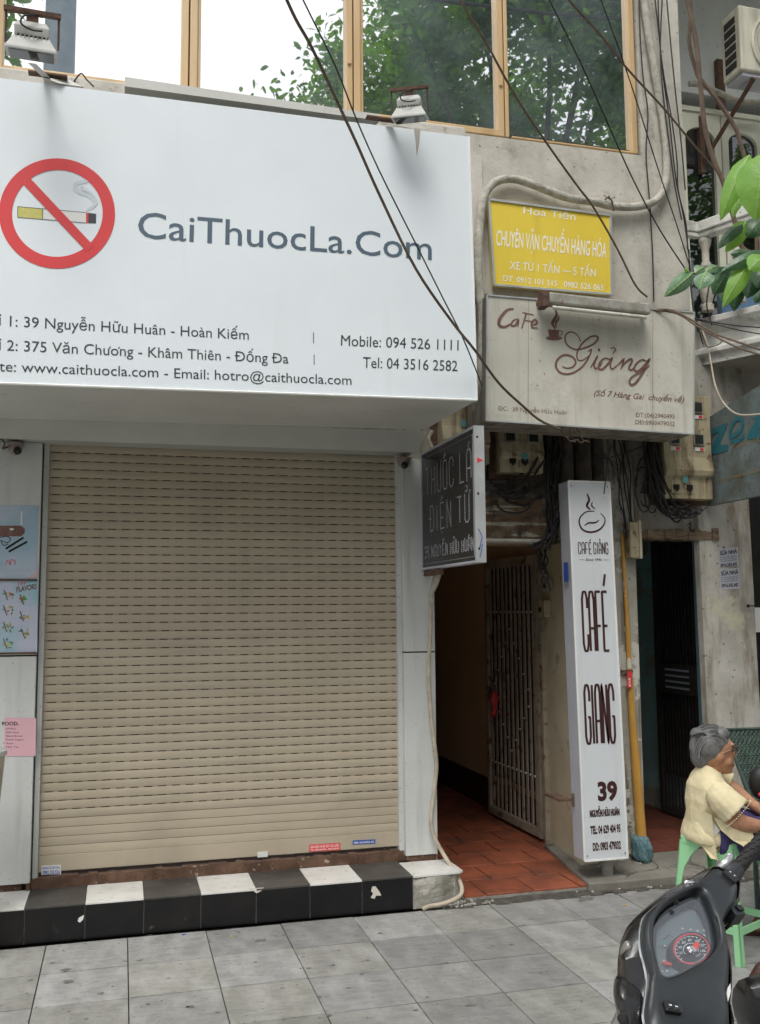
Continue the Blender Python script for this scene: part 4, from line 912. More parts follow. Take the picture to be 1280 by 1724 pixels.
for k, s in enumerate(('(Mới)', 'Sữa chua', 'Black Bread', 'Fresh Yogurt', 'Kem', 'Milk Tea')): text(s, p3_, (11,1228+k*6.2),(17+len(s)*1.9,1228+k*6.2),(11,1225+k*6.2), Pp, m_ink)
for z, (a, b) in zip((0,1), (((-70,976),(63,976)), ((-70,1101),(62,1102)))):
    A = W(*a, **Pp); B = W(*b, **Pp); tag(obj('wooden_batten', G().box(A.x, B.x, .286, .2965, A.z-.006, A.z+.004), m_rust), ['thin brown batten between the two posters', 'thin brown batten below the flavours poster'][z], 'batten', 'battens of the posters')
# leaning steel drum at the left edge
base = V((-.70,-.15,0)); dr = thing('steel_bin', 'brushed steel cylinder cut off by the left edge near the pink notice', 'bin', base)
t0 = W(-26,1200,y=-.10); b0 = W(-62,1480,y=-.10)
obj('body', G().lathe(V((b0.x,-.1,0)), [(.02,0),(.105,0),(.105,.05),(.118,.97),(.122,.985)], 28, (t0-V((b0.x,-.1,0)))), m_steel, dr, sm=True)
obj('rim', G().lathe(V((b0.x,-.1,0)), [(.118,.975),(.127,.982),(.124,1.0),(.10,1.005),(.02,1.0)], 28, (t0-V((b0.x,-.1,0)))), m_aluedge, dr, sm=True)
# ============================================================ NEIGHBOUR UPPER
g = G().box(3.57, 3.60, .02, 1.2, 3.45, 8.2)
Ywall = 1.0
obj('upper_wall', G().box(3.57, 8, Ywall, Ywall+.2, 5.78, 8.2), M('grey_upper_paint', (.76,.78,.76), (.68,.70,.68), 2, rough=.8, speck=(.3,.3,.3), spscale=30), nb)
obj('loggia_ceiling', G().box(3.57, 8, -.1, Ywall, 7.05, 7.2), m_soffit, nb)
obj('cornice_line', G().box(3.62, 8, Ywall-.02, Ywall, 5.64, 5.66), m_cafeside, nb)
obj('lower_panel', G().box(3.57, 8, Ywall-.0, Ywall+.2, 3.3, 3.6), m_frame, nb)
xs = [3.98+.34*k+.19*(k//2) for k in range(0)]
# french doors: pairs of arched lights
def arched(x0, x1, z0, z1, Y):
    """frame leaf with an arch-headed opening"""
    o = .055; ix0, ix1 = x0+o, x1-o; iz0, iz1 = z0+.09, z1-.12; cx = (ix0+ix1)/2; r = (ix1-ix0)/2
    arc = [(ix0, iz0)]+[(cx-r*math.cos(PI*k/12), iz1-.10+.10*math.sin(PI*k/12)) for k in range(13)]+[(ix1, iz0)]
    n = len(arc); outer = []
    for k, (x, z) in enumerate(arc):
        if k == 0: outer.append((x0, z0))
        elif k == n-1: outer.append((x1, z0))
        else: f = (k-1)/(n-3); outer.append((x0+(x1-x0)*f, z1))
    g = G(); vs_ = [(x, Y, z) for x, z in outer]+[(x, Y, z) for x, z in arc]+[(x, Y+.03, z) for x, z in arc]
    fs = [(i, i+n, i+n+1, i+1) for i in range(n-1)]+[(i+n, i+2*n, i+2*n+1, i+n+1) for i in range(n-1)]+[(0, n-1, 2*n-1, n)]
    g.add(vs_, fs); g.box(x0, x0+.006, Y+.001, Y+.04, z0, z1); 
    return g, (ix0-.004, ix1+.004, iz0-.004, iz1+.004)
door_x = [(4.17,4.545),(4.56,4.935),(5.0,5.38),(5.40,5.78)]
for k, (x0, x1) in enumerate(door_x):
    g, b = arched(x0, x1, 3.62, 5.60, Ywall-.03)
    f = obj('window', g, m_frame, nb)
    obj('pane', G().box(b[0], b[1], Ywall+.002, Ywall+.008, b[2], b[3]), m_glass2, f)
obj('door_frame', G().box(3.57, 4.165, Ywall-.045, Ywall, 3.60, 5.64).box(4.94, 4.995, Ywall-.045, Ywall, 3.60, 5.64).box(4.165, 8, Ywall-.045, Ywall, 5.605, 5.64), m_frame, nb)
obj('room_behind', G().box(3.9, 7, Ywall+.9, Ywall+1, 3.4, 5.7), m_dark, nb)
# balcony
zc = 3.36
s0 = W(1166,612,z=zc); s1 = W(1179,616,z=zc); s2 = W(1280,595,z=zc)
dirb = (s2-s1).normalized(); s2 = s1+dirb*2.2
def offs(p, o, z): # push the outline outward
    nrm_ = V((dirb.y, -dirb.x, 0)); return V((p.x, p.y, 0))+nrm_*o+V((0,0,z))
X1 = 3.562
def ring(o, z):
    a = offs(s1, o, z); b = offs(s2, o, z); return [(X1, a.y, z), tuple(a), tuple(b), (b.x+.8, b.y, z), (b.x+.8, .99, z), (X1, .99, z)]
g = G().loft([ring(0,zc), ring(.0,zc+.05), ring(.035,zc+.07), ring(.035,zc+.10), ring(.01,zc+.12), ring(.01,zc+.20), ring(.05,zc+.24), ring(.07,zc+.27), ring(.07,zc+.31), ring(.0,zc+.33)])
obj('balcony_slab', g, m_balc, nb, bevel=.004)
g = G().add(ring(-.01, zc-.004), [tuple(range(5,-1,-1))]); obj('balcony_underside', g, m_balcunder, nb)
zr = 4.24
h0 = W(1160,396,z=zr); h1 = W(1182,394,z=zr); h2 = W(1262,366,z=zr); dh = (h2-h1).normalized(); h3 = h1+dh*2.0
h0 = V((3.562,h1.y,zr))
g = G()
for o, za, zb_ in ((.055,0,.075),(.04,-.035,0)):
    n_ = V((dh.y,-dh.x,0))*o
    g.prism([h0+V((0,o,za)), h1-n_+V((0,0,za)), h3-n_+V((0,0,za)), h3+n_+V((0,0,za)), h1+n_+V((0,0,za)), h0+V((0,-o,za))], (0,0,zb_-za))
obj('handrail', g, m_balc, nb, bevel=.008)
prof = [(.040,0),(.040,.05),(.028,.06),(.045,.13),(.050,.22),(.030,.34),(.026,.36),(.034,.37),(.034,.40),(.024,.42),(.026,.52),(.040,.57),(.044,.60),(.036,.62)]
hb = zr-.035-(zc+.33)
prof = [(r, z*hb/.62) for r, z in prof]
for k in range(9):
    p = h1+dh*(.02+.235*k); obj('baluster', G().lathe((p.x, p.y, zc+.33), prof, 14), m_baluster, nb, sm=True)
p = W(1181, 560, y=-.05)
# blue plastic thing behind the balusters
tag(obj('blue_tarpaulin', G().loft([[(4.05+.25*k, .35+.05*math.sin(k*2), zc+.34),(4.05+.25*k, .38, zc+.34),(4.05+.25*k,.40+.03*math.cos(k), zc+.34+.38+.05*math.sin(k*3)),(4.05+.25*k,.36, zc+.34+.38)] for k in range(6)]), M('tarp', (.09,.17,.28), (.06,.12,.2), 6, rough=.6, bump=.5)), 'crumpled blue tarpaulin standing behind the balcony balusters', 'tarpaulin')
# ============================================================ AIR CONDITIONER
ax0, ay0, ay1, az0, az1 = 4.235, .28, .50, 5.45, 6.10
c = W(1247, 112, y=ay0); ax0 = W(1246,60,y=ay0).x; az0 = W(1258,118,y=ay0).z; az1 = W(1247,8,y=ay0).z
ac = thing('air_conditioner', 'cream air conditioner unit on rusty brackets above the balcony', 'air conditioner', (ax0+.4, .45, az0))
obj('casing', G().box(ax0, ax0+.80, ay0, ay1, az0, az1), m_ac, ac, bevel=.012)
n_ = 6
for k in range(n_):
    z = az0+.05+(az1-az0-.09)*k/n_
    obj('vent', G().box(ax0-.003, ax0+.002, ay0+.05, ay1-.04, z, z+.052), m_dark, ac)
fc = V((ax0+.34, ay0, (az0+az1)/2-.02)); fr_ = .235
obj('fan_ring', G().lathe(fc+V((0,.0,0)), [(fr_-.0,-.0),(fr_+.02,.0),(fr_+.02,.014),(fr_,.02),(fr_-.006,.012)], 40, (0,-1,0)), m_ac, ac, sm=True)
obj('fan_well', G().lathe(fc, [(.001,.002),(fr_-.004,.003)], 36, (0,-1,0)), m_dark, ac)
g = G()
for k in range(9): 
    r = .02+fr_*k/9; g.tube([fc+V((r*math.cos(a), -.012, r*math.sin(a))) for a in [2*PI*j/32 for j in range(33)]], .0022, 4)
for k in range(16): a = 2*PI*k/16; g.tube([fc+V((.02*math.cos(a),-.010,.02*math.sin(a))), fc+V((fr_*math.cos(a),-.010,fr_*math.sin(a)))], .0022, 4)
obj('fan_grille', g, m_cafeside, ac)['kind'] = 'stuff'
obj('base_tray', G().box(ax0+.02, ax0+.78, ay0+.02, ay1-.02, az0-.03, az0-.002), m_vside, ac)
obj('bracket', G().tube([V((ax0+.12, Ywall-.02, az0-.38)), V((ax0+.12, ay0+.02, az0-.035))], .018, 6).box(ax0+.10, ax0+.14, Ywall-.04, Ywall, az0-.45, az0+.02), m_rustiron, ac)
bp = W(1212,150,y=Ywall-.02)
obj('wall_iron', G().box(bp.x-.035, bp.x+.035, Ywall-.05, Ywall-.001, W(1216,190,y=Ywall).z, W(1212,105,y=Ywall).z), m_rustiron, ac, bevel=.01)
tag(obj('drain_pipe', G().tube(smooth([W(1160,141,y=.9), W(1180,143,y=.88), W(1215,158,y=.86), W(1245,170,y=.85), W(1285,172,y=.85)]), .022, 10), m_wrap, sm=True), 'pale wrapped pipe curving along the wall below the air conditioner', 'pipe')
# ============================================================== SIDE BOARD "zez"
zx = 3.84
zb1 = thing('blue_sign_board', 'grimy pale blue sign board with teal lettering under the balcony', 'sign', (zx, 0, 2.4))
A = W(1188,706,x=zx); B = W(1420,560,x=zx); C2 = W(1420,806,x=zx); D2 = W(1190,852,x=zx)
obj('board', G().prism([D2, C2, B, A], (.04,0,0)), m_bluewall, zb1)
Pz = dict(x=zx-.001)
def zs_(name, lines, wpx, mat, lift=.002, sm=4): return strokes(name, zb1, lines, wpx, Pz, mat, nrm=(-1,0,0), lift=lift, sm=sm)
pxpoly('z_letter', zb1, [(1200,722),(1226,711),(1223,720),(1212,749),(1227,749),(1226,759),(1197,766),(1197,758),(1211,727),(1199,733)], Pz, m_tealp, nrm=(-1,0,0), lift=.002)
zs_('e_letter', [[(1233,736),(1248,724),(1250,708),(1240,706),(1231,722),(1231,738),(1240,744),(1254,732)]], 5.5, m_tealp, .003)
pxpoly('z_letter', zb1, [(1262,707),(1296,690),(1292,702),(1275,728),(1300,724),(1298,736),(1258,740),(1260,730),(1276,704)], Pz, m_tealp, nrm=(-1,0,0), lift=.002)
text('Point of Difference', zb1, (1234,755),(1330,728),(1234,748), Pz, m_ochre, lift=(-.003,0,0))
text('Your Unique Technology of Cafe', zb1, (1208,813),(1340,778),(1208,807), Pz, m_ochre, lift=(-.003,0,0))
# notices on the pilaster
Pn = dict(y=.3485)
for lab, c, fly in (('photocopied house repair notice at the top of the pilaster', [(1211,955),(1244,953),(1242,921),(1210,924)], True), ('photocopied house repair notice directly below the other one', [(1214,993),(1246,991),(1244,956),(1212,958)], False)):
    t = thing('notice', lab, 'notice', W(*c[0], **Pn), 'house repair notices on the pilaster'); pxpoly('sheet', t, c, Pn, M('grey_paper', (.42,.43,.47), rough=.7), lift=.001, thick=.0008)
    x0, y0 = c[3]; x1 = c[2][0]; y1 = c[2][1]
    text('SỬA NHÀ', t, (x0+2,y0+11),(x1-1,y1+10),(x0+2,y0+4), Pn, m_ink, bold=.04, lift=(0,-.002,0))
    for k in range(3): text('ĐT: 0916.542.442 NHẬN XÂY', t, (x0+2,y0+16+k*3.4),(x1-1,y1+15+k*3.4),(x0+2,y0+14+k*3.4), Pn, m_ink, bold=.01, lift=(0,-.002,0))
    text('0916.542.442', t, (x0+3,y0+31),(x1-1,y1+31),(x0+3,y0+25), Pn, m_ink, bold=.04, lift=(0,-.002,0))
hk = W(1260,1020,y=.33); t = thing('wall_hook', 'small dark rod and knob on the right edge of the pilaster', 'hook', hk)
obj('rod', G().tube([hk, hk+V((.10,0,.0))], .004, 6), m_dark, t); obj('knob', G().ell(hk, .012, .012, .012, seg=10, n=6), m_dark, t, sm=True)
# little grey box beside the second doorway
bx_ = thing('junction_box', 'tall yellowish junction box at the corner above the second doorway', 'junction box', W(1063,940,y=.36))
a = W(1053,880,y=.36); b = W(1074,940,y=.36)
obj('body', G().box(a.x, b.x-.02, .30, .395, b.z, a.z), m_meter, bx_, bevel=.006); obj('lid', G().box(b.x-.018, b.x-.0, .295, .39, b.z-.005, a.z+.01), m_cream, bx_, bevel=.004)
# =================================================================== CABLES
def cable(name, label, pts, r, mat, cat='cable', group=None, n=5, seg=6):
    P = [W(p[0], p[1], y=p[2]) for p in pts]
    if n: P = smooth(P, n)
    return tag(obj(name, G().tube(P, r, seg), mat, sm=True), label, cat, group)
cable('overhead_cable', 'thick brown cable sagging across the billboard to the cafe light box', [(470,-30,-1.9),(497,30,-1.8),(525,80,-1.7),(565,165,-1.5),(600,240,-1.4),(640,330,-1.25),(700,452,-1.1),(760,540,-.9),(800,590,-.8),(840,645,-.5),(880,683,-.36),(910,708,-.3),(943,722,-.28)], .0075, m_cableb)
cable('overhead_cable', 'thin black cable crossing in front of the lettering on the billboard', [(497,-30,-1.6),(513,5,-1.6),(565,112,-1.5),(600,200,-1.4),(640,290,-1.3),(700,410,-1.1),(745,500,-.95),(780,570,-.85),(812,650,-.75)], .0035, m_cable)
cable('overhead_cable', 'brown cable running from the top down across the yellow sign', [(765,-30,-1.0),(775,0,-1.0),(820,75,-.9),(870,165,-.75),(920,240,-.55),(970,310,-.4),(1000,350,-.3),(1040,420,-.2),(1070,480,-.12),(1090,500,-.1)], .0065, m_cableb)
cable('overhead_cable', 'dark cable crossing the rightmost upper window to the wall corner', [(905,-40,-.8),(925,0,-.8),(975,100,-.7),(1020,200,-.55),(1065,300,-.4),(1110,385,-.25),(1160,462,-.12)], .0045, m_cable)
cable('overhead_cable', 'brown cable slanting from the rightmost window towards the bright leaves', [(940,-30,-1.0),(958,0,-1.0),(1010,58,-.9),(1060,120,-.8),(1120,185,-.7),(1165,240,-.65),(1207,288,-.6)], .0065, m_cableb)
cable('overhead_cable', 'thin dark cable from the top of the rightmost window to the wall corner', [(1005,-20,-.7),(1012,0,-.7),(1045,90,-.6),(1075,180,-.5),(1110,290,-.3),(1140,380,-.2),(1162,450,-.1)], .004, m_cable)
vc = [[(1076,-10),(1078,60),(1083,130),(1091,190),(1088,260),(1094,340),(1099,430),(1101,508)], [(1102,-10),(1110,60),(1117,130),(1127,200),(1138,300),(1152,370),(1161,440),(1167,520),(1176,560)], [(1108,-10),(1111,70),(1120,140),(1131,200),(1140,270),(1142,320),(1155,375),(1158,420)], [(1122,-10),(1130,80),(1138,160),(1147,240),(1154,320)], [(1115,0),(1112,90),(1118,170),(1128,250),(1136,310),(1148,370)]]
labs = ['leftmost black cable hanging down the wall edge beside the rightmost window', 'long black cable down the house corner reaching past the ledge', 'black cable twisting beside the long one down the house corner', 'rightmost short black cable on the house corner', 'thin middle cable of the bundle down the house corner']
for l, lab in zip(vc, labs): cable('hanging_cable', lab, [(x,y,-.03-.012*labs.index(lab)) for x,y in l], .0048, m_cable, group='cables down the house corner')
# thick wrapped conduit
cable('wrapped_pipe', 'thick pale wrapped pipe looping down the wall over the yellow sign', [(1082,-40,-.04),(1086,10,-.04),(1096,80,-.04),(1108,150,-.04),(1118,210,-.04),(1123,265,-.04),(1120,310,-.05),(1104,338,-.05),(1070,348,-.05),(1030,347,-.05),(1000,340,-.05),(960,334,-.05),(925,322,-.05),(890,308,-.05),(860,301,-.05),(832,308,-.06),(814,335,-.07),(808,380,-.08),(805,430,-.1),(808,490,-.1),(812,540,-.1),(810,600,-.1),(806,650,-.1),(800,690,.0)], .026, m_wrap, 'pipe', seg=10)
w1 = W(1020,340,y=-.05); tag(obj('wire_tie', G().tube([w1+V((-.02,-.03,.0)), w1+V((.0,-.04,.02)), w1+V((.03,-.03,-.01)), w1+V((.035,-.03,-.07))], .006, 5).tube([w1+V((-.03,-.03,.03)), w1+V((.01,-.04,.0)), w1+V((.05,-.03,.025))], .003, 4), m_rustiron, sm=True), 'rusty twist of wire tying the wrapped pipe above the yellow sign', 'wire')
# white pipe beside the cladding
cable('white_conduit', 'dirty white flexible pipe running down the cladding and round the step end', [(735,965,.22),(731,975,.24),(726,1010,.26),(725,1060,.26),(722,1120,.27),(724,1180,.27),(730,1240,.27),(735,1290,.27),(730,1340,.27),(726,1380,.26),(732,1410,.25),(748,1440,.22),(762,1462,.12),(774,1483,.04),(778,1500,-.02),(770,1512,-.05),(745,1522,-.05),(722,1526,-.045),(712,1531,-.04)], [.012]*0 or .0125, m_cablew, 'pipe', seg=10)
cable('flat_cable', 'pair of pale leads folded under the corner of the dot matrix sign', [(741,955,.1),(738,970,.15),(733,985,.2),(726,1000,.24),(728,1020,.25)], .016, m_wrap, 'cable', seg=8)
cable('flat_cable', 'pale cable dropping between the canopy end and the dot matrix sign', [(728,725,.2),(722,738,.2),(727,752,.18),(733,765,.15)], .012, m_cablew, 'cable', seg=8)
# tangles: named one by one where they read singly
cable('service_cable', 'bundle of brown cables leaving the light box towards the right edge', [(1105,522,-.2),(1130,522,-.25),(1160,536,-.35),(1200,560,-.45),(1240,575,-.6),(1290,592,-.7)], .006, m_cableb, group='service cables to the right')
cable('service_cable', 'second brown cable below the first leaving the light box to the right', [(1100,522,-.2),(1140,528,-.25),(1175,550,-.35),(1215,572,-.45),(1250,588,-.6),(1290,600,-.7)], .0055, m_cableb, group='service cables to the right')
cable('service_cable', 'upper black cable across the balcony cornice', [(1170,536,-.3),(1200,542,-.4),(1240,548,-.5),(1290,552,-.6)], .0045, m_cable, group='service cables to the right')
cable('service_cable', 'lower black cable across the balcony cornice', [(1170,538,-.3),(1205,546,-.4),(1245,556,-.5),(1290,564,-.6)], .0035, m_cable, group='service cables to the right')
cable('loop_cable', 'pale cable hanging in a wide loop below the balcony', [(1176,540,-.3),(1184,560,-.32),(1192,582,-.35),(1198,615,-.4),(1205,650,-.45),(1220,680,-.5),(1245,698,-.6),(1290,696,-.7)], .005, m_cablew)
cable('loop_cable', 'short dark loop under the balcony cornice', [(1206,565,-.4),(1215,575,-.4),(1205,582,-.4),(1190,583,-.38),(1182,560,-.35)], .003, m_cable)
for i, (lab, p) in enumerate((('dark cable hanging in front of the first balcony baluster', [(1160,420,-.1),(1162,470,-.1),(1168,520,-.12),(1180,565,-.15),(1184,580,-.15)]), ('black cable between the first two balusters', [(1196,470,-.1),(1190,510,-.1),(1194,530,-.1),(1199,548,-.1)]))):
    cable('hanging_cable', lab, p, .005, m_cable)
# tangle of cables beside the meter cabinets
tg = G(); rr = random.Random(3)
def wig(p0, p1, sag, r, Y, k=7, j=.012):
    a = W(*p0, y=Y); b = W(*p1, y=Y); P = []
    for i in range(k+1):
        t = i/k; P.append(a.lerp(b, t)+V((rr.uniform(-j,j), rr.uniform(-.03,.0), -sag*4*t*(1-t)+rr.uniform(-j,j)*.4)))
    tg.tube(smooth(P, 4), r, 6)
for k in range(10): wig((rr.uniform(1068,1100), rr.uniform(732,745)), (rr.uniform(1120,1180), rr.uniform(852,866)), rr.uniform(.10,.24), rr.uniform(.005,.010), rr.uniform(.20,.32))
for k in range(8): wig((rr.uniform(1085,1110), rr.uniform(760,820)), (rr.uniform(1150,1192), rr.uniform(850,862)), rr.uniform(.08,.16), rr.uniform(.003,.007), rr.uniform(.16,.28))
for k in range(6):
    cx, cy, r_ = rr.uniform(1078,1105), rr.uniform(770,830), rr.uniform(18,34); c_ = W(cx, cy, y=.24); q_ = r_*.0034
    tg.tube([c_+V((q_*.6*math.cos(a), rr.uniform(-.01,.01), q_*math.sin(a)*1.5)) for a in [2*PI*i/22*.9+k for i in range(23)]], .005, 6)
for k in range(5): wig((1030+k*5, 735), (1050+k*4, 890+rr.uniform(-5,20)), -.01, .0045, .34)
for k in range(6): wig((1098+rr.uniform(-8,8), 742), (1088+rr.uniform(-8,8), 830), .0, .011, rr.uniform(.26,.33))
tag(obj('cable_tangle', tg, m_cable, sm=True), 'dense tangle of black cables looping beside the right meter cabinet', 'cable', kind='stuff')
tg = G()
for k in range(9): wig((rr.uniform(915,945), rr.uniform(730,745)), (rr.uniform(912,948), rr.uniform(895,930)), 0, rr.uniform(.006,.014), rr.uniform(.30,.38), j=.02)
for k in range(7): wig((rr.uniform(820,850), rr.uniform(808,850)), (rr.uniform(905,925), rr.uniform(740,835)), rr.uniform(.06,.14), rr.uniform(.004,.011), rr.uniform(.24,.33))
for k in range(6): wig((rr.uniform(890,905), rr.uniform(915,928)), (rr.uniform(935,950), rr.uniform(840,890)), .05, .008, .30)
for k in range(5): wig((rr.uniform(895,920), 925), (rr.uniform(905,925), rr.uniform(960,1010)), .0, .007, .44)
tag(obj('cable_tangle', tg, m_cable, sm=True), 'knot of dark cables above the folding gate behind the tall white sign', 'cable', kind='stuff')
tg = G(); c_ = W(1024,772,y=-.02)
for k in range(13): a = rr.uniform(0,6.28); L_ = rr.uniform(.05,.13); tg.tube([c_, c_+V((L_*.5*math.cos(a), rr.uniform(-.02,.02), L_*.5*math.sin(a)+.01)), c_+V((L_*math.cos(a), 0, L_*math.sin(a)-.03))], .0028, 5)
for p in ([(1022,775,0),(1021,800,0),(1017,832,0)], [(1028,775,0),(1033,795,0),(1034,816,0)], [(1010,760,0),(1022,772,0),(1060,760,.1),(1085,750,.15)], [(1000,738,.0),(1010,760,-.0),(1022,772,0)]): tg.tube([W(x,y,y=d) for x,y,d in p], .004, 5)
tag(obj('frayed_wires', tg, m_cable), 'spiky bunch of frayed wire ends over the top of the tall white sign', 'wire', kind='stuff')
tg = G()
for k in range(3): wig((940+k*14, 722), (965+k*12, 745), .02, .004, -.15)
tag(obj('wire_ends', tg, m_cableb), 'brown wire ends poking from the bottom edge of the cafe light box', 'wire')
# dark recess pipes behind the tall sign
for k, (px, r_) in enumerate(((948,.05),(975,.06),(1000,.045))):
    a = W(px, 742, y=.40); tag(obj('drain_pipe', G().tube([V((a.x,.36,2.45)), V((a.x,.36,3.58))], r_, 12), M('stained_pipe', (.12,.10,.085), (.05,.042,.035), 9, rough=.9, bump=.5), sm=True), ['stained dark pipe at left behind the tall white sign','widest stained dark pipe behind the tall white sign','stained dark pipe at right behind the tall white sign'][k], 'pipe', 'stained pipes behind the tall sign')
# ================================================================== FOLIAGE
def leaf_geo(g, base, tip, w_, nrm, droop=.12, fold=.18, n=8):
    base = V(base); tip = V(tip); d = tip-base; L_ = d.length; t = d.normalized(); s = t.cross(nrm).normalized(); nn = s.cross(t).normalized()
    rows = []
    for i in range(n+1):
        u = i/n; ww = w_*math.sin(PI*min(1, u**.8*.97+.02))**.8*.5; c = base+d*u+nn*(L_*droop*4*u*(1-u))
        rip = .006*math.sin(i*2.4)*L_*3
        rows.append([c-s*ww+nn*(-ww*fold*2+rip), c-s*ww*.5+nn*(-ww*fold*.7), c, c+s*ww*.5+nn*(-ww*fold*.7), c+s*ww+nn*(-ww*fold*2-rip)])
    g.loft(rows, cap=False, closed=False)
def veins(g, base, tip, w_, nrm, droop=.12, k=7):
    base = V(base); tip = V(tip); d = tip-base; L_ = d.length; t = d.normalized(); s = t.cross(nrm).normalized(); nn = s.cross(t).normalized()
    f = lambda u: base+d*u+nn*(L_*droop*4*u*(1-u)+.0012)
    for i in range(1, k+1):
        u0_ = i/(k+1.5); ww = w_*math.sin(PI*min(1, (u0_+.1)**.8*.97))**.8*.46
        for sg in (-1,1): g.tube([f(u0_), f(u0_+.05)+s*sg*ww*.5-nn*ww*.28, f(u0_+.11)+s*sg*ww*.95-nn*ww*.62], [.0009,.0007,.0004], 4)
    g.tube([f(i/8) for i in range(9)], [.0016-.00012*i for i in range(9)], 5)
vine = thing('hanging_branch', 'leafy branch with large glossy leaves hanging in from the right edge', 'branch', D(1225,300,3.6))
vine_pts = [(1150,-60),(1157,0),(1172,70),(1179,140),(1188,220),(1203,272),(1218,308),(1235,365),(1247,410),(1256,422),(1275,430),(1300,432)]
obj('stem', G().tube(smooth([D(x,y,3.9) for x,y in vine_pts], 5), .0095, 8), m_cableb, vine, sm=True)
obj('stem', G().tube(smooth([D(x,y,3.95) for x,y in [(1160,-40),(1163,30),(1160,70),(1174,125),(1184,138),(1210,172),(1238,215),(1248,245),(1256,275),(1272,360),(1275,430)]], 5), .0085, 8), m_cableb, vine, sm=True)
LV = [((1262,261),(1213,371),36,0,3.4),((1285,258),(1272,370),74,0,3.3),((1247,325),(1234,366),18,0,3.5),((1256,372),(1222,424),30,0,3.5),((1250,378),(1209,419),24,1,3.45),((1285,368),(1258,400),38,1,3.5),
 ((1167,459),(1119,499),27,2,3.5),((1190,457),(1179,487),33,2,3.4),((1160,458),(1152,452),9,0,3.5),((1186,450),(1170,460),22,2,3.55),((1210,448),(1188,458),18,2,3.5),
 ((1262,438),(1217,517),30,0,3.3),((1226,450),(1201,495),40,1,3.5),((1280,440),(1258,502),44,3,3.55),((1240,468),(1236,524),30,3,3.6),((1230,470),(1218,512),30,3,3.65),((1292,424),(1212,460),24,1,3.3),((1290,430),(1262,455),40,0,3.25),((1285,448),(1275,485),30,3,3.5),((1268,430),(1230,428),22,3,3.7),((1222,455),(1206,480),26,3,3.7),((1300,470),(1270,510),30,3,3.7)]
m_leafM = M('grey_green_leaf', (.11,.21,.11), (.15,.27,.14), 20, rough=.4, bump=.3, bscale=60)
m_vein = M('pale_vein', (.42,.58,.22), rough=.5)
for bx, tx, wp, kind, dep in LV:
    k = dep/F; b = D(bx[0],bx[1],dep); t = D(tx[0],tx[1],dep-.02); nr = (C-b).normalized()+V((rnd.uniform(-.35,.35), rnd.uniform(-.2,.2), rnd.uniform(.1,.5)))
    g = G(); leaf_geo(g, b, t, wp*k*1.05, nr)
    o = obj('leaf', g, [m_leafL, m_leafD, m_leafM, m_leafD][kind], vine, sm=True)
    v = G(); veins(v, b, t, wp*k, nr); obj('midrib', v, m_vein if kind in (0,2) else m_leafM, o, sm=True)
# trees across the street: seen in the window panes
def tree(label, x, y, h, hc, R_, nleaf, seed, ls=.16, trunk_r=.16):
    q = random.Random(seed); t = thing('street_tree', label, 'tree', (x, y, -.12), 'street trees reflected in the panes')
    tr = G(); tr.tube([(x,y,-.12),(x+.05,y,h*.3),(x-.05,y+.05,h*.6),(x,y,h)], [trunk_r,trunk_r*.85,trunk_r*.6,trunk_r*.3], 10)
    tips = []
    for k in range(16):
        a = q.uniform(0,6.28); el = q.uniform(.0,1.1); L_ = R_*q.uniform(.6,1.0); s = V((x,y,h*q.uniform(.5,.95))); e = V((x,y,hc))+V((math.cos(a)*math.cos(el),math.sin(a)*math.cos(el),math.sin(el)*.8-.15))*L_
        m_ = s.lerp(e,.5)+V((q.uniform(-.2,.2),q.uniform(-.2,.2),q.uniform(-.1,.3))); tr.tube(smooth([s,m_,e],4), [trunk_r*.4*(1-i/9) for i in range(9)][:9], 6); tips += [e, m_.lerp(e,.5), m_.lerp(e, .75)]
    obj('trunk', tr, m_bark, t, sm=True)
    cl_ = [(p+V((q.gauss(0,.25),q.gauss(0,.25),q.gauss(0,.2)))*min(1,R_/2), q.uniform(.35,.85)*min(1,.5+R_/6)) for p in tips for _ in range(2)]
    vs_ = []; fs_ = []
    for i in range(nleaf):
        c_, r_ = q.choice(cl_); p = c_+V((q.gauss(0,.5),q.gauss(0,.5),q.gauss(0,.42)))*r_
        u = V((q.gauss(0,1),q.gauss(0,1),q.gauss(0,.6))).normalized(); v = u.cross(V((q.gauss(0,1),q.gauss(0,1),q.gauss(0,1)))).normalized(); l = ls*q.uniform(.6,1.2); n_ = len(vs_)
        vs_ += [p-u*l*.5, p-u*l*.2+v*l*.2, p+u*l*.18+v*l*.19, p+u*l*.55+V((0,0,-.02)), p+u*l*.18-v*l*.19, p-u*l*.2-v*l*.2]; fs_.append((n_,n_+1,n_+2,n_+3,n_+4,n_+5))
    obj('crown', G().add(vs_, fs_), m_crown, t)
    return t
tree('broad street tree near the kerb, its crown mirrored in the two right hand panes', 5.6, -6.6, 7.6, 9.2, 3.3, 30000, 4, ls=.15)
tree('second street tree further along, its crown mirrored in the panes above the yellow sign', 3.1, -6.9, 7.0, 7.7, 1.55, 9000, 9, ls=.13, trunk_r=.09)
tree('dense street tree at the far right, mirrored in the balcony door panes', 9.9, -7.6, 7.4, 8.3, 3.1, 14000, 21, ls=.17)
tree('slim street tree whose leaves are mirrored in the leftmost pane', -2.6, -10.5, 9.5, 12.0, 1.5, 2200, 12, ls=.2, trunk_r=.16)
tag(obj('utility_pole', G().tube([(-1.15,-9.5,-.12),(-1.1,-9.5,16)], [.26,.22], 14), m_bark2, sm=True), 'pale blue grey pole across the street, mirrored in the leftmost pane', 'pole')
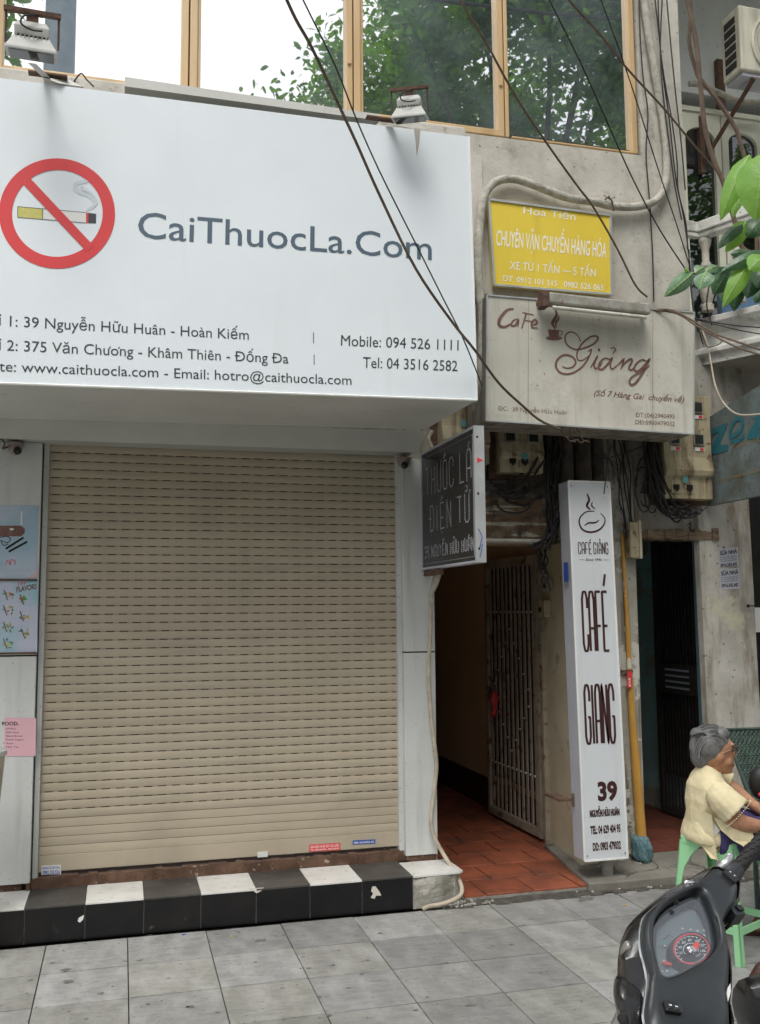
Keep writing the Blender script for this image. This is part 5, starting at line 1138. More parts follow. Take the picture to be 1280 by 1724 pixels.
for k in range(3):
    tag(obj('street_cable', G().tube(smooth([V((-14,-3.2-.1*k,8.6+.22*k)), V((-4,-3.0,7.9+.2*k)), V((4,-2.9,7.7+.22*k)), V((14,-2.9,9.0+.1*k))], 6), .018, 6), m_cable, sm=True), ['lowest black cable strung along the street over the pavement','middle black cable strung along the street over the pavement','topmost black cable strung along the street over the pavement'][k], 'cable', 'cables strung along the street')
# houses on the far side of the street (their light and reflections reach the scene)
m_f1 = M('far_render_cream', (.55,.49,.36), (.42,.37,.27), 1.2, rough=.9, streak=(.25,.22,.17), sc_scale=(3,3,.4)); m_f2 = M('far_render_green', (.33,.42,.38), (.25,.32,.29), 1.2, rough=.9, streak=(.2,.2,.18), sc_scale=(3,3,.4)); m_f3 = M('far_render_grey', (.45,.45,.43), (.33,.33,.31), 1.2, rough=.9)
for hi_, (x0, x1, hh, mt, lab) in enumerate(((-12,-6.2,9.5,m_f2,'green rendered house across the street at far left'),(-6.1,-1.6,8.0,m_f1,'cream rendered house across the street behind the pale pole'),(-1.5,3.6,7.2,m_f3,'low grey house straight across the street'),(3.7,8.6,9.0,m_f1,'cream house across the street behind the broad tree'),(8.7,14.5,10.5,m_f2,'tall green house across the street at far right'))):
    ho = thing('far_house', lab, 'house', ((x0+x1)/2, -15.5, -.12), 'houses across the street')
    obj('wall', G().box(x0, x1, -20, -15.5, -.12, hh), mt, ho); obj('roof', G().box(x0-.1, x1+.1, -20.1, -15.2, hh, hh+.2), m_cafeside, ho)
    nf = int(hh/3.1)
    for f_ in range(nf):
        for c_ in range(2 if x1-x0 < 5 else 3):
            n_w = 2 if x1-x0 < 5 else 3; xc = x0+(x1-x0)*(c_+.5)/n_w; z_ = .9+3.1*f_ if f_ else .0; zh = 1.7 if f_ else 2.3
            w_ = obj('window' if f_ else 'door', G().box(xc-.62, xc+.62, -15.5, -15.42, z_, z_+zh), m_frame, ho); obj('pane', G().box(xc-.54, xc+.54, -15.42, -15.40, z_+.08, z_+zh-.08), m_glassdark, w_)
    if nf > 1: obj('balcony', G().box(x0+.4, x1-.4, -15.4, -14.6, 3.2, 3.35).box(x0+.4, x1-.4, -14.66, -14.6, 3.35, 4.1), m_balc, ho)
# ==================================================================== WOMAN
d0 = 4.80; Wd = V((fw.x, fw.y, 0)).normalized(); S_ = d0/F
def Pw(px, py, w_=0.): return D(px, py, d0)+Wd*w_
wo = thing('person', 'old woman with a grey bun, glasses and pale yellow blouse sitting on a mint stool', 'person', V((Pw(1225,1400).x, Pw(1225,1400).y, 0)))
AX = (r0, Wd, V((0,0,1)))
b = G()
b.ell(Pw(1201,1259), .094, .073, .104, AX, 20, 14)           # skull
b.ell(Pw(1216,1273), .058, .055, .085, AX, 16, 12)           # face
b.ell(Pw(1222,1293), .034, .040, .030, AX, 12, 8)            # jaw
b.ell(Pw(1228,1298), .016, .020, .014, AX, 10, 8)            # chin
b.tube([Pw(1230,1259), Pw(1234,1268), Pw(1238,1273)], [.009,.014,.014], 8)
b.ell(Pw(1233,1286), .012, .022, .009, AX, 10, 8); b.ell(Pw(1232,1290), .011, .020, .007, AX, 10, 8)
b.ell(Pw(1229,1252), .016, .05, .010, AX, 10, 8)
b.ell(Pw(1219,1280,-.045), .026, .016, .024, AX, 10, 8)      # cheek
for sg in (-1, 1): b.ell(Pw(1205,1270,.070*sg), .017, .010, .028, AX, 10, 8)
b.tube([Pw(1203,1285), Pw(1196,1312), Pw(1190,1332)], [.052,.050,.062], 14)
b.tube([Pw(1195,1338), Pw(1194,1368), Pw(1196,1402)], [.095,.11,.12], 16)
arm_n = [Pw(1188,1333,-.15), Pw(1197,1345,-.20), Pw(1215,1367,-.21), Pw(1240,1375,-.19), Pw(1275,1383,-.13), Pw(1292,1388,-.08)]
b.tube(smooth(arm_n, 3), [.056,.054,.052,.05,.048,.046,.044,.043,.041,.038,.034,.030,.026,.025,.024,.024], 12)
arm_f = [Pw(1205,1318,.16), Pw(1230,1326,.17), Pw(1247,1334,.15), Pw(1266,1350,.10), Pw(1284,1365,.05), Pw(1296,1376,.02)]
b.tube(smooth(arm_f, 3), [.052,.05,.048,.046,.045,.043,.041,.04,.037,.034,.031,.028,.026,.025,.024,.024], 12)
hip = (1190,1404); kn = (1322,1410); an = (1306,1555)
for sg, (kx, ax_) in ((-1,(1325,1300)),(1,(1318,1310))):
    b.tube([Pw(1192,1406,.08*sg), Pw(kx,1408,.10*sg)], [.085,.06], 14)
    b.tube([Pw(kx,1408,.10*sg), Pw(ax_,1548,.10*sg)], [.055,.036], 12)
    b.tube([Pw(ax_-6,1556,.10*sg), Pw(ax_+22,1562,.10*sg), Pw(ax_+44,1566,.10*sg)], [.034,.032,.022], 10)
for hp, sg in ((Pw(1294,1390,-.07), -1), (Pw(1299,1379,.01), 1)):
    b.ell(hp+r0*.03, .045, .035, .018, AX, 10, 8)
    for k in range(4): q0 = hp+r0*.06+Wd*(-.024+.016*k); b.tube([q0, q0+r0*(.035+.006*(k in (1,2)))+V((0,0,-.006)), q0+r0*.055+V((0,0,-.028))], [.009,.0085,.007], 7)
    b.tube([hp+r0*.01+Wd*(-.03), hp+r0*.045+Wd*(-.045)+V((0,0,-.01))], [.010,.008], 7)
def blob(name, g, mat, par, vox=.007, it=3, fac=.5, extra=None):
    o = obj(name, g, mat, par, sm=True, ang=180)
    r = o.modifiers.new('r', 'REMESH'); r.mode = 'VOXEL'; r.voxel_size = vox; r.use_smooth_shade = True
    s = o.modifiers.new('s', 'SMOOTH'); s.iterations = it; s.factor = fac
    return o
blob('body', b, m_skin, wo, .0052, 3)
# hair: swept back cap, low roll and a clipped knot
hr = G()
hr.ell(Pw(1195,1254), .094, .078, .100, AX, 20, 14)
hr.ell(Pw(1180,1272), .052, .056, .066, AX, 16, 12)
hr.ell(Pw(1212,1236), .048, .060, .040, AX, 14, 10)
hr.ell(Pw(1175,1232), .036, .034, .022, AX, 12, 8); hr.ell(Pw(1168,1236), .020, .024, .018, AX, 12, 8)
hair = blob('hair', hr, m_hair, wo, .006, 4)
# loose locks follow the head from forehead to nape
q = random.Random(5); hc_ = Pw(1195,1254)
for mat_, cnt, nm in ((m_hairl, 300, 'silver_strands'), (m_rubber, 110, 'dark_strands')):
    hs_ = G()
    for k in range(cnt):
        s = q.uniform(-.97,.97); rr_ = math.sqrt(1-s*s); w0 = q.uniform(-.03,.03); P = []; th0 = 22+q.uniform(-6,8)-10*abs(s)
        for j in range(11):
            th = math.radians(th0+(205-th0)*j/10); ww = s*(1-.35*(j/10)**2)+w0*math.sin(j*.6); r2_ = math.sqrt(max(.02, 1-ww*ww))
            kx = 1.02+.012*math.sin(j+k)
            P.append(hc_+r0*(.0965*kx*math.cos(th)*r2_)+Wd*(.080*kx*ww)+V((0,0,.102*kx*math.sin(th)*r2_-.028*(j/10)*abs(s))))
        hs_.tube(smooth(P, 2), .0009, 3, cap=False)
    obj(nm, hs_, mat_, wo)['kind'] = 'stuff'
for sg in (-1,1): obj('eye', G().ell(Pw(1229.5,1262,.036*sg), .006, .012, .0045, AX, 8, 6), m_lens, wo, sm=True)
obj('mouth', G().tube([Pw(1235,1288,-.012), Pw(1231,1288.6,-.028)], .0018, 5), m_maroon, wo)
obj('hair_clip', G().tube([Pw(1164,1237,-.03), Pw(1178,1232,-.05), Pw(1186,1238,-.05)], .004, 6), m_black, wo)
gl = G().tube([Pw(1207,1266,-.072), Pw(1222,1254+5,-.066), Pw(1232,1260,-.056)], .0028, 6)
gl.tube([Pw(1232,1255,-.052), Pw(1237,1256,-.03), Pw(1238,1262,-.02), Pw(1236,1268,-.03), Pw(1232,1267,-.052), Pw(1232,1255,-.052)], .0026, 6)
gl.tube([Pw(1238,1258,-.012), Pw(1239,1258,.008)], .0026, 6); gl.tube([Pw(1233,1255,.052), Pw(1238,1257,.02), Pw(1237,1267,.03), Pw(1233,1266,.052), Pw(1233,1255,.052)], .0026, 6)
obj('glasses', gl, M('gilt_wire', (.16,.09,.05), rough=.4, metal=.4), wo)
# blouse
bl_ = G()
def ovals(g, rows, seg=22):
    g.loft([[Pw(px, py)+r0*(rx*math.cos(2*PI*k/seg))+Wd*(ry*math.sin(2*PI*k/seg))+V((0,0,tl_*math.cos(2*PI*k/seg))) for k in range(seg)] for px, py, rx, ry, tl_ in rows])
ovals(bl_, [(1196,1292,.052,.058,-.03),(1198,1303,.064,.083,-.035),(1198,1314,.090,.130,-.03),(1197,1326,.110,.156,-.02),(1197,1344,.120,.156,0),(1198,1364,.122,.150,0),(1196,1384,.126,.158,0),(1196,1402,.138,.175,0),(1194,1411,.128,.168,0)])
bl_.tube(smooth([Pw(1190,1322,-.135), Pw(1198,1336,-.19), Pw(1212,1351,-.215)], 4), [.062,.066,.070,.072,.074,.076,.078,.080,.082], 14)
bl_.tube(smooth([Pw(1206,1314,.14), Pw(1230,1321,.18), Pw(1250,1330,.16)], 4), [.062,.06,.059,.058,.057,.057,.057,.058,.06], 14)
bl_.tube([Pw(1176,1372,-.05), Pw(1177,1400,-.08), Pw(1185,1430,-.11)], [.05,.042,.014], 10)
bl_.ell(Pw(1214,1388,-.09), .085, .075, .045, AX, 14, 10)
blo = blob('blouse', bl_, m_blouse, wo, .0075, 2)
dm = blo.modifiers.new('d', 'DISPLACE'); tx = bpy.data.textures.new('folds', 'CLOUDS'); tx.noise_scale = .10; tx.noise_depth = 3; dm.texture = tx; dm.strength = .018; dm.mid_level = .5
fl_ = G()   # loose front flap and tail panels with a scalloped edge
P = [Pw(1183,1365,-.165), Pw(1212,1368,-.235), Pw(1240,1378,-.20), Pw(1241,1394,-.22), Pw(1231,1398,-.235), Pw(1220,1404,-.245), Pw(1205,1396,-.235), Pw(1190,1382,-.205)]
fl_.prism(P, Wd*.008)
P = [Pw(1155,1352,-.05), Pw(1179,1360,-.17), Pw(1183,1390,-.172), Pw(1187,1432,-.175), Pw(1178,1431,-.165), Pw(1168,1412,-.12), Pw(1158,1385,-.06)]
fl_.prism(P, Wd*.008)
obj('blouse_hem', fl_, m_blouse, wo)
ed = G()
def edge(pts, r_=.003, n_=5):
    Q = smooth(pts, n_)
    for p in Q: ed.ell(p, r_, r_, r_, None, 6, 4)
cu0, cu1 = Pw(1204,1343,-.203), Pw(1212.5,1351.5,-.215); cax = (cu1-cu0).normalized(); cxx = cax.orthogonal().normalized(); cyy = cax.cross(cxx)
for k in range(44): a = 2*PI*k/44; p_ = cu1+cax*.012+(cxx*math.cos(a)+cyy*math.sin(a))*.086; ed.ell(p_, .003, .003, .003, None, 6, 4)
cq = []
for k in range(13):
    a = PI*k/12; cq.append(Pw(1222-9*math.cos(a)*0, 1350)*0+Pw(1214+13*math.cos(a-.5), 1351-1*math.sin(a)+9*math.sin(a-.9)*0, -.215-.075*math.sin(a)))
edge([Pw(1180,1287,-.02), Pw(1187,1294,-.052), Pw(1198,1302,-.064), Pw(1208,1308,-.052), Pw(1215,1313,-.02)], .0033); edge([Pw(1187,1432,-.18), Pw(1185,1405,-.18), Pw(1181,1380,-.172)]); edge([Pw(1241,1394,-.224), Pw(1231,1398,-.24), Pw(1220,1404,-.25)])
obj('lace_edge', ed, m_blouse, wo)['kind'] = 'stuff'
obj('white_undershirt', G().prism([Pw(1180,1368,-.155), Pw(1192,1385,-.17), Pw(1183,1398,-.165), Pw(1180,1392,-.16)], Wd*.05), m_whitep, wo)
tr_ = G()
tr_.ell(Pw(1200,1400), .120, .165, .075, AX, 18, 10)
for sg, (kx, ax_) in ((-1,(1325,1300)),(1,(1318,1310))):
    tr_.tube(smooth([Pw(1196,1402,.085*sg), Pw(1250,1404,.10*sg), Pw(kx,1404,.10*sg), Pw(kx+2,1430,.10*sg), Pw(ax_+6,1500,.10*sg), Pw(ax_,1535,.10*sg)], 4), [.098+.01*math.sin(i*1.7) if i < 9 else .088-.0015*i for i in range(21)], 16)
blob('trousers', tr_, m_trouser, wo, .009, 2)
for sg, ax_ in ((-1,1300),(1,1310)):
    s = thing('x', 'x', 'x') if False else None
    obj('sandal', G().tube([Pw(ax_-12,1573,.10*sg), Pw(ax_+18,1574,.10*sg), Pw(ax_+48,1574,.10*sg)], [.034,.036,.028], 10), m_sandal, wo, sm=True)
# brown sandal lying by the stool
sp = W(1268,1572,z=.0); sa = thing('sandal', 'worn brown leather sandal on the paving near the right edge', 'sandal', sp)
P = [sp+r0*(.13*math.cos(a))+Wd*(.042*math.sin(a)*(1+.2*math.cos(a))) for a in [2*PI*k/20 for k in range(20)]]
obj('sole', G().prism([p+V((0,0,.002)) for p in P], (0,0,.022)), m_brownp, sa, bevel=.004)
obj('strap', G().tube([sp+Wd*.04+V((0,0,.02))+r0*.02, sp+V((0,0,.07))+r0*.02, sp-Wd*.04+V((0,0,.02))+r0*.02], .014, 8).tube([sp+Wd*.04-r0*.07+V((0,0,.02)), sp-r0*.13+V((0,0,.05)), sp-Wd*.04-r0*.07+V((0,0,.02))], .009, 8), m_sandal, sa, sm=True)
# ==================================================================== STOOL
sc_ = Pw(1214,1412); cx, cy = sc_.x, sc_.y; zst = Pw(1214,1400).z-.01
sto = thing('plastic_stool', 'mint green plastic stool under the seated woman', 'stool', (cx, cy, 0))
ca, sa_ = math.cos(.45), math.sin(.45)
def sp_(x, y, z): return V((cx+x*ca-y*sa_, cy+x*sa_+y*ca, z))
hw = .145; fw2 = .19
def sq(h_, r_, z, n_=6):
    out = []
    for qx, qy, a0 in ((1,1,0),(-1,1,90),(-1,-1,180),(1,-1,270)):
        for k in range(n_): a = math.radians(a0+90*k/(n_-1)); out.append(sp_(qx*(h_-r_)+r_*math.cos(a), qy*(h_-r_)+r_*math.sin(a), z))
    return out
obj('seat', G().loft([sq(hw+.004,.03,zst-.045), sq(hw+.004,.03,zst-.012), sq(hw-.004,.03,zst-.0), sq(hw-.05,.03,zst-.004)]), m_stool, sto, sm=True)
for qx, qy in ((1,1),(-1,1),(-1,-1),(1,-1)):
    g = G(); th = .006
    # angle-section leg: two tapering wings that flare into the seat
    for ax_ in (0, 1):
        rows = []
        for k in range(9):
            t = k/8; z = (zst-.03)*(1-t); h_ = hw+(fw2-hw)*t; wdt = .028+.10*max(0,1-t*2.6)**2.2+.006*t
            if ax_: o1, o2 = (qx*h_, qy*h_), (qx*(h_-wdt), qy*h_); i1, i2 = (qx*h_, qy*(h_-th)), (qx*(h_-wdt), qy*(h_-th))
            else: o1, o2 = (qx*h_, qy*h_), (qx*h_, qy*(h_-wdt)); i1, i2 = (qx*(h_-th), qy*h_), (qx*(h_-th), qy*(h_-wdt))
            rows.append([sp_(*o1,z), sp_(*o2,z), sp_(*i2,z), sp_(*i1,z)])
        g.loft(rows)
    obj('leg', g, m_stool, sto)
for k in range(4):
    a0 = [(1,1),(-1,1),(-1,-1),(1,-1)][k]; a1 = [(1,1),(-1,1),(-1,-1),(1,-1)][(k+1) % 4]; h_ = .172; z = .15
    A = sp_(a0[0]*h_, a0[1]*h_, z); B = sp_(a1[0]*h_, a1[1]*h_, z); obj('stretcher', G().obox((A+B)/2, (B-A)/2, V((0,0,.017)), (B-A).cross(V((0,0,1))).normalized()*.004), m_stool, sto)
# ================================================================ ARMCHAIR
ch = thing('woven_chair', 'dark green woven chair cut off by the right edge behind the woman', 'chair', D(1290,1500,5.3))
dc = 5.25
def Pc_(x, y, w_=0): return D(x, y, dc)+Wd*w_
fr = G(); TL, TR, BR, BL = Pc_(1231,1232,.10), Pc_(1345,1228,.10), Pc_(1345,1350,-.05), Pc_(1262,1352,-.05)
fr.tube([BL, TL, TR, BR], .013, 8); fr.tube([BL, BR], .012, 8)
obj('back_frame', fr, m_wicker, ch, sm=True)
wv = G(); nr = (TR-TL).cross(BL-TL).normalized()
for k in range(17):
    v = (k+.6)/17.5; a = TL.lerp(BL, v); c_ = TR.lerp(BR, v); P = [a.lerp(c_, j/30)+nr*(.006*(1 if (j+k) % 2 else -1)) for j in range(31)]
    ribbon(wv, P, .017, nr)
for j in range(30):
    u = (j+.5)/30; P = [TL.lerp(TR,u).lerp(BL.lerp(BR,u), k/34)+nr*(.005*(-1 if (j+k) % 2 else 1)) for k in range(35)]
    ribbon(wv, P, .008, nr)
obj('weave', wv, m_wicker, ch)['kind'] = 'stuff'
obj('seat', G().prism([BL, BR, BR-Wd*.42, BL-Wd*.42], (0,0,-.05)), m_wicker, ch)
for p in (BL, BR, BR-Wd*.42, BL-Wd*.42): obj('leg', G().tube([p, V((p.x,p.y,.0))], .014, 8), m_wicker, ch, sm=True)
hp_ = D(1282,1318,4.95); hm = thing('black_bag', 'black bag with a red flower on the chair at the right edge', 'bag', hp_)
obj('body', G().ell(hp_, .065, .05, .085, AX, 14, 10), m_rubber, hm, sm=True); obj('red_flower', G().ell(hp_+V((-.02,-.05,-.05)), .035, .02, .018, AX, 9, 6), m_red, hm)
# =================================================================== SCOOTER
O = D(1150,1590,2.05); gA = D(1280,1440,2.38); gB = D(1130,1715,1.83)
a_ = (gA-gB).normalized(); cdir = (C-O).normalized(); n_s = (cdir-a_*cdir.dot(a_)).normalized()
fwd = V((-a_.y, a_.x, 0)).normalized(); left = V((-fwd.y, fwd.x, 0))
if left.dot(gB-gA) < 0: left = -left
base_ = V((O.x, O.y, 0))
scoot = thing('scooter', 'black scooter with grey handlebar cowl and red ringed speedometer in the bottom right corner', 'scooter', base_)
def Q(cx, cy, h_=0.):
    px, py = 1020+cx/4.923, 1400+cy/4.923
    d = fw+rt*((px-640)/F)-up*((py-862)/F); t = (O+n_s*h_-C).dot(n_s)/d.dot(n_s); return C+d*t
def Qs(cx, cy, h_):   # same silhouette point moved back along the plane normal
    return Q(cx, cy, 0)+n_s*h_
def star(poly, c, n_=56):
    out = []
    for k in range(n_):
        a = 2*PI*k/n_; dx, dy = math.cos(a), math.sin(a); best = 0
        for i in range(len(poly)):
            x1, y1 = poly[i][0]-c[0], poly[i][1]-c[1]; x2, y2 = poly[(i+1) % len(poly)][0]-c[0], poly[(i+1) % len(poly)][1]-c[1]
            ex, ey = x2-x1, y2-y1; den = dx*ey-dy*ex
            if abs(den) < 1e-9: continue
            t = (x1*ey-y1*ex)/den; s = (x1*dy-y1*dx)/den
            if -1e-6 <= s <= 1+1e-6 and t > best: best = t
        out.append((c[0]+dx*best, c[1]+dy*best))
    return out
def sm2(poly, n_=4):
    P = [V((x,y,0)) for x,y in poly]; P = P+P[:3]; s = smooth(P, n_); return [(p.x, p.y) for p in s[n_:-(n_*1)-1+0]]
def mixp(A, B, t): return [(a[0]*(1-t)+b[0]*t, a[1]*(1-t)+b[1]*t) for a, b in zip(A, B)]
cen = (690, 900)
outer = [(895,290),(850,345),(760,430),(620,485),(480,570),(395,625),(320,705),(298,800),(296,900),(312,1000),(340,1100),(357,1200),(350,1300),(338,1400),(330,1500),(345,1640),(520,1760),(760,1780),(950,1760),(1046,1640),(1045,1520),(1015,1430),(1033,1300),(1036,1180),(1028,1050),(1000,900),(965,760),(1010,670),(1100,560),(1110,420),(1010,330),(950,290)]
black = [(885,285),(800,325),(690,395),(600,440),(490,500),(375,592),(265,690),(175,790),(120,920),(100,1050),(95,1180),(110,1300),(160,1450),(220,1600),(330,1760),(520,1860),(800,1880),(980,1840),(1070,1700),(1062,1540),(1030,1430),(1045,1300),(1048,1180),(1040,1050),(1012,900),(980,770),(1020,690),(1110,580),(1120,420),(1020,325),(960,285)]
wind = [(790,500),(835,560),(880,670),(918,790),(932,900),(905,985),(830,1060),(720,1125),(600,1190),(500,1222),(445,1190),(412,1100),(388,980),(386,860),(402,745),(470,645),(580,565),(700,505),(750,490)]
So, Sb, Sw = star(outer, cen, 96), star(black, cen, 96), star(sm2(wind), cen, 96)
g = G().loft([[Qs(x,y,-.03) for x,y in So], [Qs(x,y,-.008) for x,y in mixp(So,Sw,.03)], [Qs(x,y,.006) for x,y in mixp(So,Sw,.14)], [Qs(x,y,.014) for x,y in mixp(So,Sw,.45)], [Qs(x,y,.012) for x,y in mixp(So,Sw,.86)], [Qs(x,y,.007) for x,y in mixp(So,Sw,.97)], [Qs(x,y,-.002) for x,y in Sw], [Qs(x,y,-.030) for x,y in mixp(Sw,[cen]*96,.07)]], cap=False)
obj('handlebar_cowl', g, m_greyp, scoot, sm=True, ang=55)
g = G().loft([[Q(x,y,-.014) for x,y in mixp(So,Sw,.0)], [Q(x,y,-.018) for x,y in mixp(So,Sb,.12)], [Q(x,y,-.032) for x,y in mixp(So,Sb,.7)], [Q(x,y,-.06) for x,y in Sb], [Q(x,y,-.11) for x,y in mixp(Sb,[cen]*96,.05)], [Q(x,y,-.17) for x,y in mixp(Sb,[cen]*96,.25)], [Q(x,y,-.22) for x,y in mixp(Sb,[cen]*96,.6)], [Q(x,y,-.235) for x,y in mixp(Sb,[cen]*96,.97)]], cap=False)
obj('front_shell', g, m_black, scoot, sm=True, ang=50)
ln = [(780,415),(640,478),(480,570),(395,625),(322,703),(298,800),(296,900),(312,1000),(340,1100),(357,1200),(350,1300),(338,1400),(328,1500),(345,1600)]
obj('chrome_trim', G().tube(smooth([Qs(x-3,y,-.010) for x,y in ln], 4), .0032, 8), m_chrome, scoot, sm=True)
g = G().poly([Qs(x,y,-.029) for x,y in mixp(Sw,[cen]*96,.05)])
dash = obj('dash_plate', g, m_grey2, scoot)
g = G().loft([[Qs(x,y,-.029+.0) for x,y in mixp(Sw,[cen]*96,.055)], [Qs(x,y,-.012) for x,y in mixp(Sw,[cen]*96,.12)], [Qs(x,y,-.010) for x,y in mixp(Sw,[cen]*96,.16)], [Qs(x,y,-.024) for x,y in mixp(Sw,[cen]*96,.20)]], cap=False)
obj('dash_bezel', g, m_greyp, scoot, sm=True)
def dl(name, lines, w_, mat, lift=-.022, closed=False, sm=4):
    g = G()
    for i, l in enumerate(lines):
        P = [Qs(x,y,lift+.0002*i) for x,y in l]
        if sm and len(P) > 2 and not closed: P = smooth(P, sm)
        ribbon(g, P, w_, n_s, V((0,0,0)), closed)
    return obj(name, g, mat, dash)
sc_c = (730, 938); R1, R2 = 150, 128
def el(r_, a0, a1, n_=40): return [(sc_c[0]+R1*r_*math.cos(a0+(a1-a0)*k/n_), sc_c[1]+R2*r_*math.sin(a0+(a1-a0)*k/n_)) for k in range(n_+1)]
obj('speedo_cup', G().loft([[Qs(x,y,-.0285) for x,y in el(1.25,0,2*PI)[:-1]], [Qs(x,y,-.014) for x,y in el(1.12,0,2*PI)[:-1]], [Qs(x,y,-.013) for x,y in el(1.0,0,2*PI)[:-1]], [Qs(x,y,-.018) for x,y in el(.98,0,2*PI)[:-1]]]), m_black, dash, sm=True)
dl('red_ring', [el(.96,0,2*PI)[:-1]], .0042, M('gauge_red', (.75,.04,.05), rough=.4), -.0125, True)
dl('white_ring', [el(.86,.3,5.2)], .0012, m_whitep, -.0150); dl('inner_ring', [el(.42,2.4,6.6)], .0016, m_whitep, -.0150)
dl('tick', [[(sc_c[0]+R1*r1*math.cos(a), sc_c[1]+R2*r1*math.sin(a)) for r1 in (.74,.84)] for a in [2.3+.28*k for k in range(17)]], .0016, m_whitep, -.0150, sm=0)
def dtext(s, x, y, h_, mat, lift=-.0150, ang=0., name='lettering'):
    vs_, fs_ = text_mesh(s, .01, 0.); O_ = Qs(x,y,lift); ux, uy = math.cos(ang), math.sin(ang)
    U = (Qs(x+ux*10,y+uy*10,lift)-O_)/10; T = (Qs(x+uy*10,y-ux*10,lift)-O_)/10
    obj(name, G().add([O_+U*v[0]*h_+T*v[1]*h_ for v in vs_], fs_), mat, dash)
for k, s in enumerate(('20','40','60','80','100','120','140')):
    a = 2.75+.62*k; dtext(s, sc_c[0]+R1*.60*math.cos(a)-14, sc_c[1]+R2*.60*math.sin(a)+10, 30, m_whitep, ang=-.15)
dtext('km/h', 775, 1000, 24, m_whitep, ang=-.5)
g = G().prism([Qs(x,y,-.011) for x,y in ((700,960),(760,890),(790,905),(775,960),(740,985))], n_s*.004); obj('needle', g, M('needle_red', (.8,.06,.03), rough=.4), dash, bevel=.001)
obj('needle_hub', G().lathe(Qs(735,955,-.013), [(.010,0),(.012,.003),(.008,.007)], 18, n_s), m_chrome, dash, sm=True)
dl('fuel_arc', [[(478,1035),(480,1060),(492,1085),(515,1100)]], .002, m_whitep, -.0225); 
obj('fuel_needle', G().prism([Qs(x,y,-.0225) for x,y in ((495,1030),(530,1018),(585,1040),(580,1055),(540,1052))], n_s*.003), M('needle_red2', (.75,.07,.04), rough=.4), dash)
dl('triangle_icon', [[(700,690),(775,632),(768,700)], [(510,875),(505,835),(540,850)], [(498,1150),(500,1118),(528,1128)]], .0018, m_scrap, -.0225, True)
for x, y in ((672,745),(738,752),(797,765),(850,762),(855,800),(525,885),(520,1010),(545,1095)): obj('indicator', G().lathe(Qs(x,y,-.024), [(.0025,0),(.0025,.002)], 8, n_s), m_paper, dash)
dl('panel_line', [[(470,890),(545,905)],[(500,840),(560,800),(600,820)]], .0012, m_dark, -.0225, sm=0)
g = G().loft([[Qs(x,y,-.008) for x,y in mixp(Sw,[cen]*96,.06)], [Qs(x,y,-.0045) for x,y in mixp(Sw,[cen]*96,.3)], [Qs(x,y,-.0035) for x,y in mixp(Sw,[cen]*96,.65)], [Qs(x,y,-.003) for x,y in mixp(Sw,[cen]*96,.97)]])
obj('dash_lens', g, m_lensglass, scoot, sm=True)
obj('cowl_screw', G().lathe(Qs(574,607,.008), [(.0045,-.004),(.0045,.004),(.003,.002)], 12, n_s), m_dark, scoot)
# grip, collar, lever, switches
ga, gb = Q(1052,358,-.02)+n_s*0, D(1300,1392,2.48); gd = (gb-ga)
obj('grip_collar', G().tube([ga-gd.normalized()*.03, ga+gd*.10], [.021,.020], 20), m_greyp, scoot, sm=True)
gr = obj('grip', G().tube([ga+gd*(.10+.06*k) for k in range(16)], .0165, 20), m_rubber, scoot, sm=True)
rg = G(); gn = gd.normalized(); gx = gn.orthogonal().normalized(); gy = gn.cross(gx)
for k in range(9):
    for j in range(7):
        a = 2*PI*j/7+.4*k; p = lambda t, b_: ga+gd*(.14+.09*k+t)+ (gx*math.cos(a+b_)+gy*math.sin(a+b_))*.0170
        rg.tube([p(0,0), p(.035,.25), p(.05,.5)], .0016, 4)
obj('tread', rg, m_rubber, gr)
obj('brake_lever', G().tube(smooth([Q(905,345,-.05), Q(955,300,-.03), Q(1000,255,-.015), Q(1030,215,-.01), Q(1015,195,-.01)], 4), [.009]*4+[.011]*4+[.010]*4+[.009]*4+[.008], 12), M('lever_silver', (.58,.58,.58), rough=.3, metal=.7), scoot, sm=True)
for k, (p0_, p1_) in enumerate((((1090,640),(1000,760)),((1105,650),(1010,800)))):
    obj('control_cable', G().tube(smooth([Q(p0_[0],p0_[1],-.03), Q(p0_[0]+10,p0_[1]+60,-.07), Q(p1_[0]+10,p1_[1]-20,-.10), Q(p1_[0]-60,p1_[1]+40,-.12)], 5), .0045, 8), m_rubber, scoot, sm=True)
def sbox(c_, ang, w_, h_, up_, mat, name, par, th=.006):
    o_ = Qs(*c_, up_); u = (Qs(c_[0]+10*math.cos(ang), c_[1]+10*math.sin(ang), up_)-o_).normalized(); v = n_s.cross(u)
    return obj(name, G().obox(o_, u*w_, v*h_, n_s*th), mat, par, bevel=.002)
sw = sbox((1015,405), .72, .017, .011, .012, m_black, 'start_switch', scoot)
sbox((1003,385), .72, .0065, .007, .018, m_greyp, 'rocker', sw, .002); sbox((1038,415), .72, .0065, .007, .018, m_greyp, 'rocker', sw, .002)
for c_ in ((1003,385),(1038,415)): sbox(c_, .72, .0018, .0018, .0206, m_whitep, 'switch_mark', sw, .0006)
sbox((1105,610), .9, .016, .016, -.03, m_greyp, 'starter_housing', scoot, .018); sbox((1125,610), .9, .007, .009, -.010, m_black, 'start_button', scoot, .004)
s2_ = sbox((520,1510), .18, .017, .011, .016, m_black, 'lamp_switch', scoot)
sbox((495,1508), .18, .0055, .006, .022, m_greyp, 'rocker', s2_, .002); sbox((545,1520), .18, .0055, .006, .022, m_greyp, 'rocker', s2_, .002)
for c_ in ((495,1508),(545,1520)): sbox(c_, .18, .0028, .0014, .0246, m_whitep, 'switch_mark', s2_, .0006)
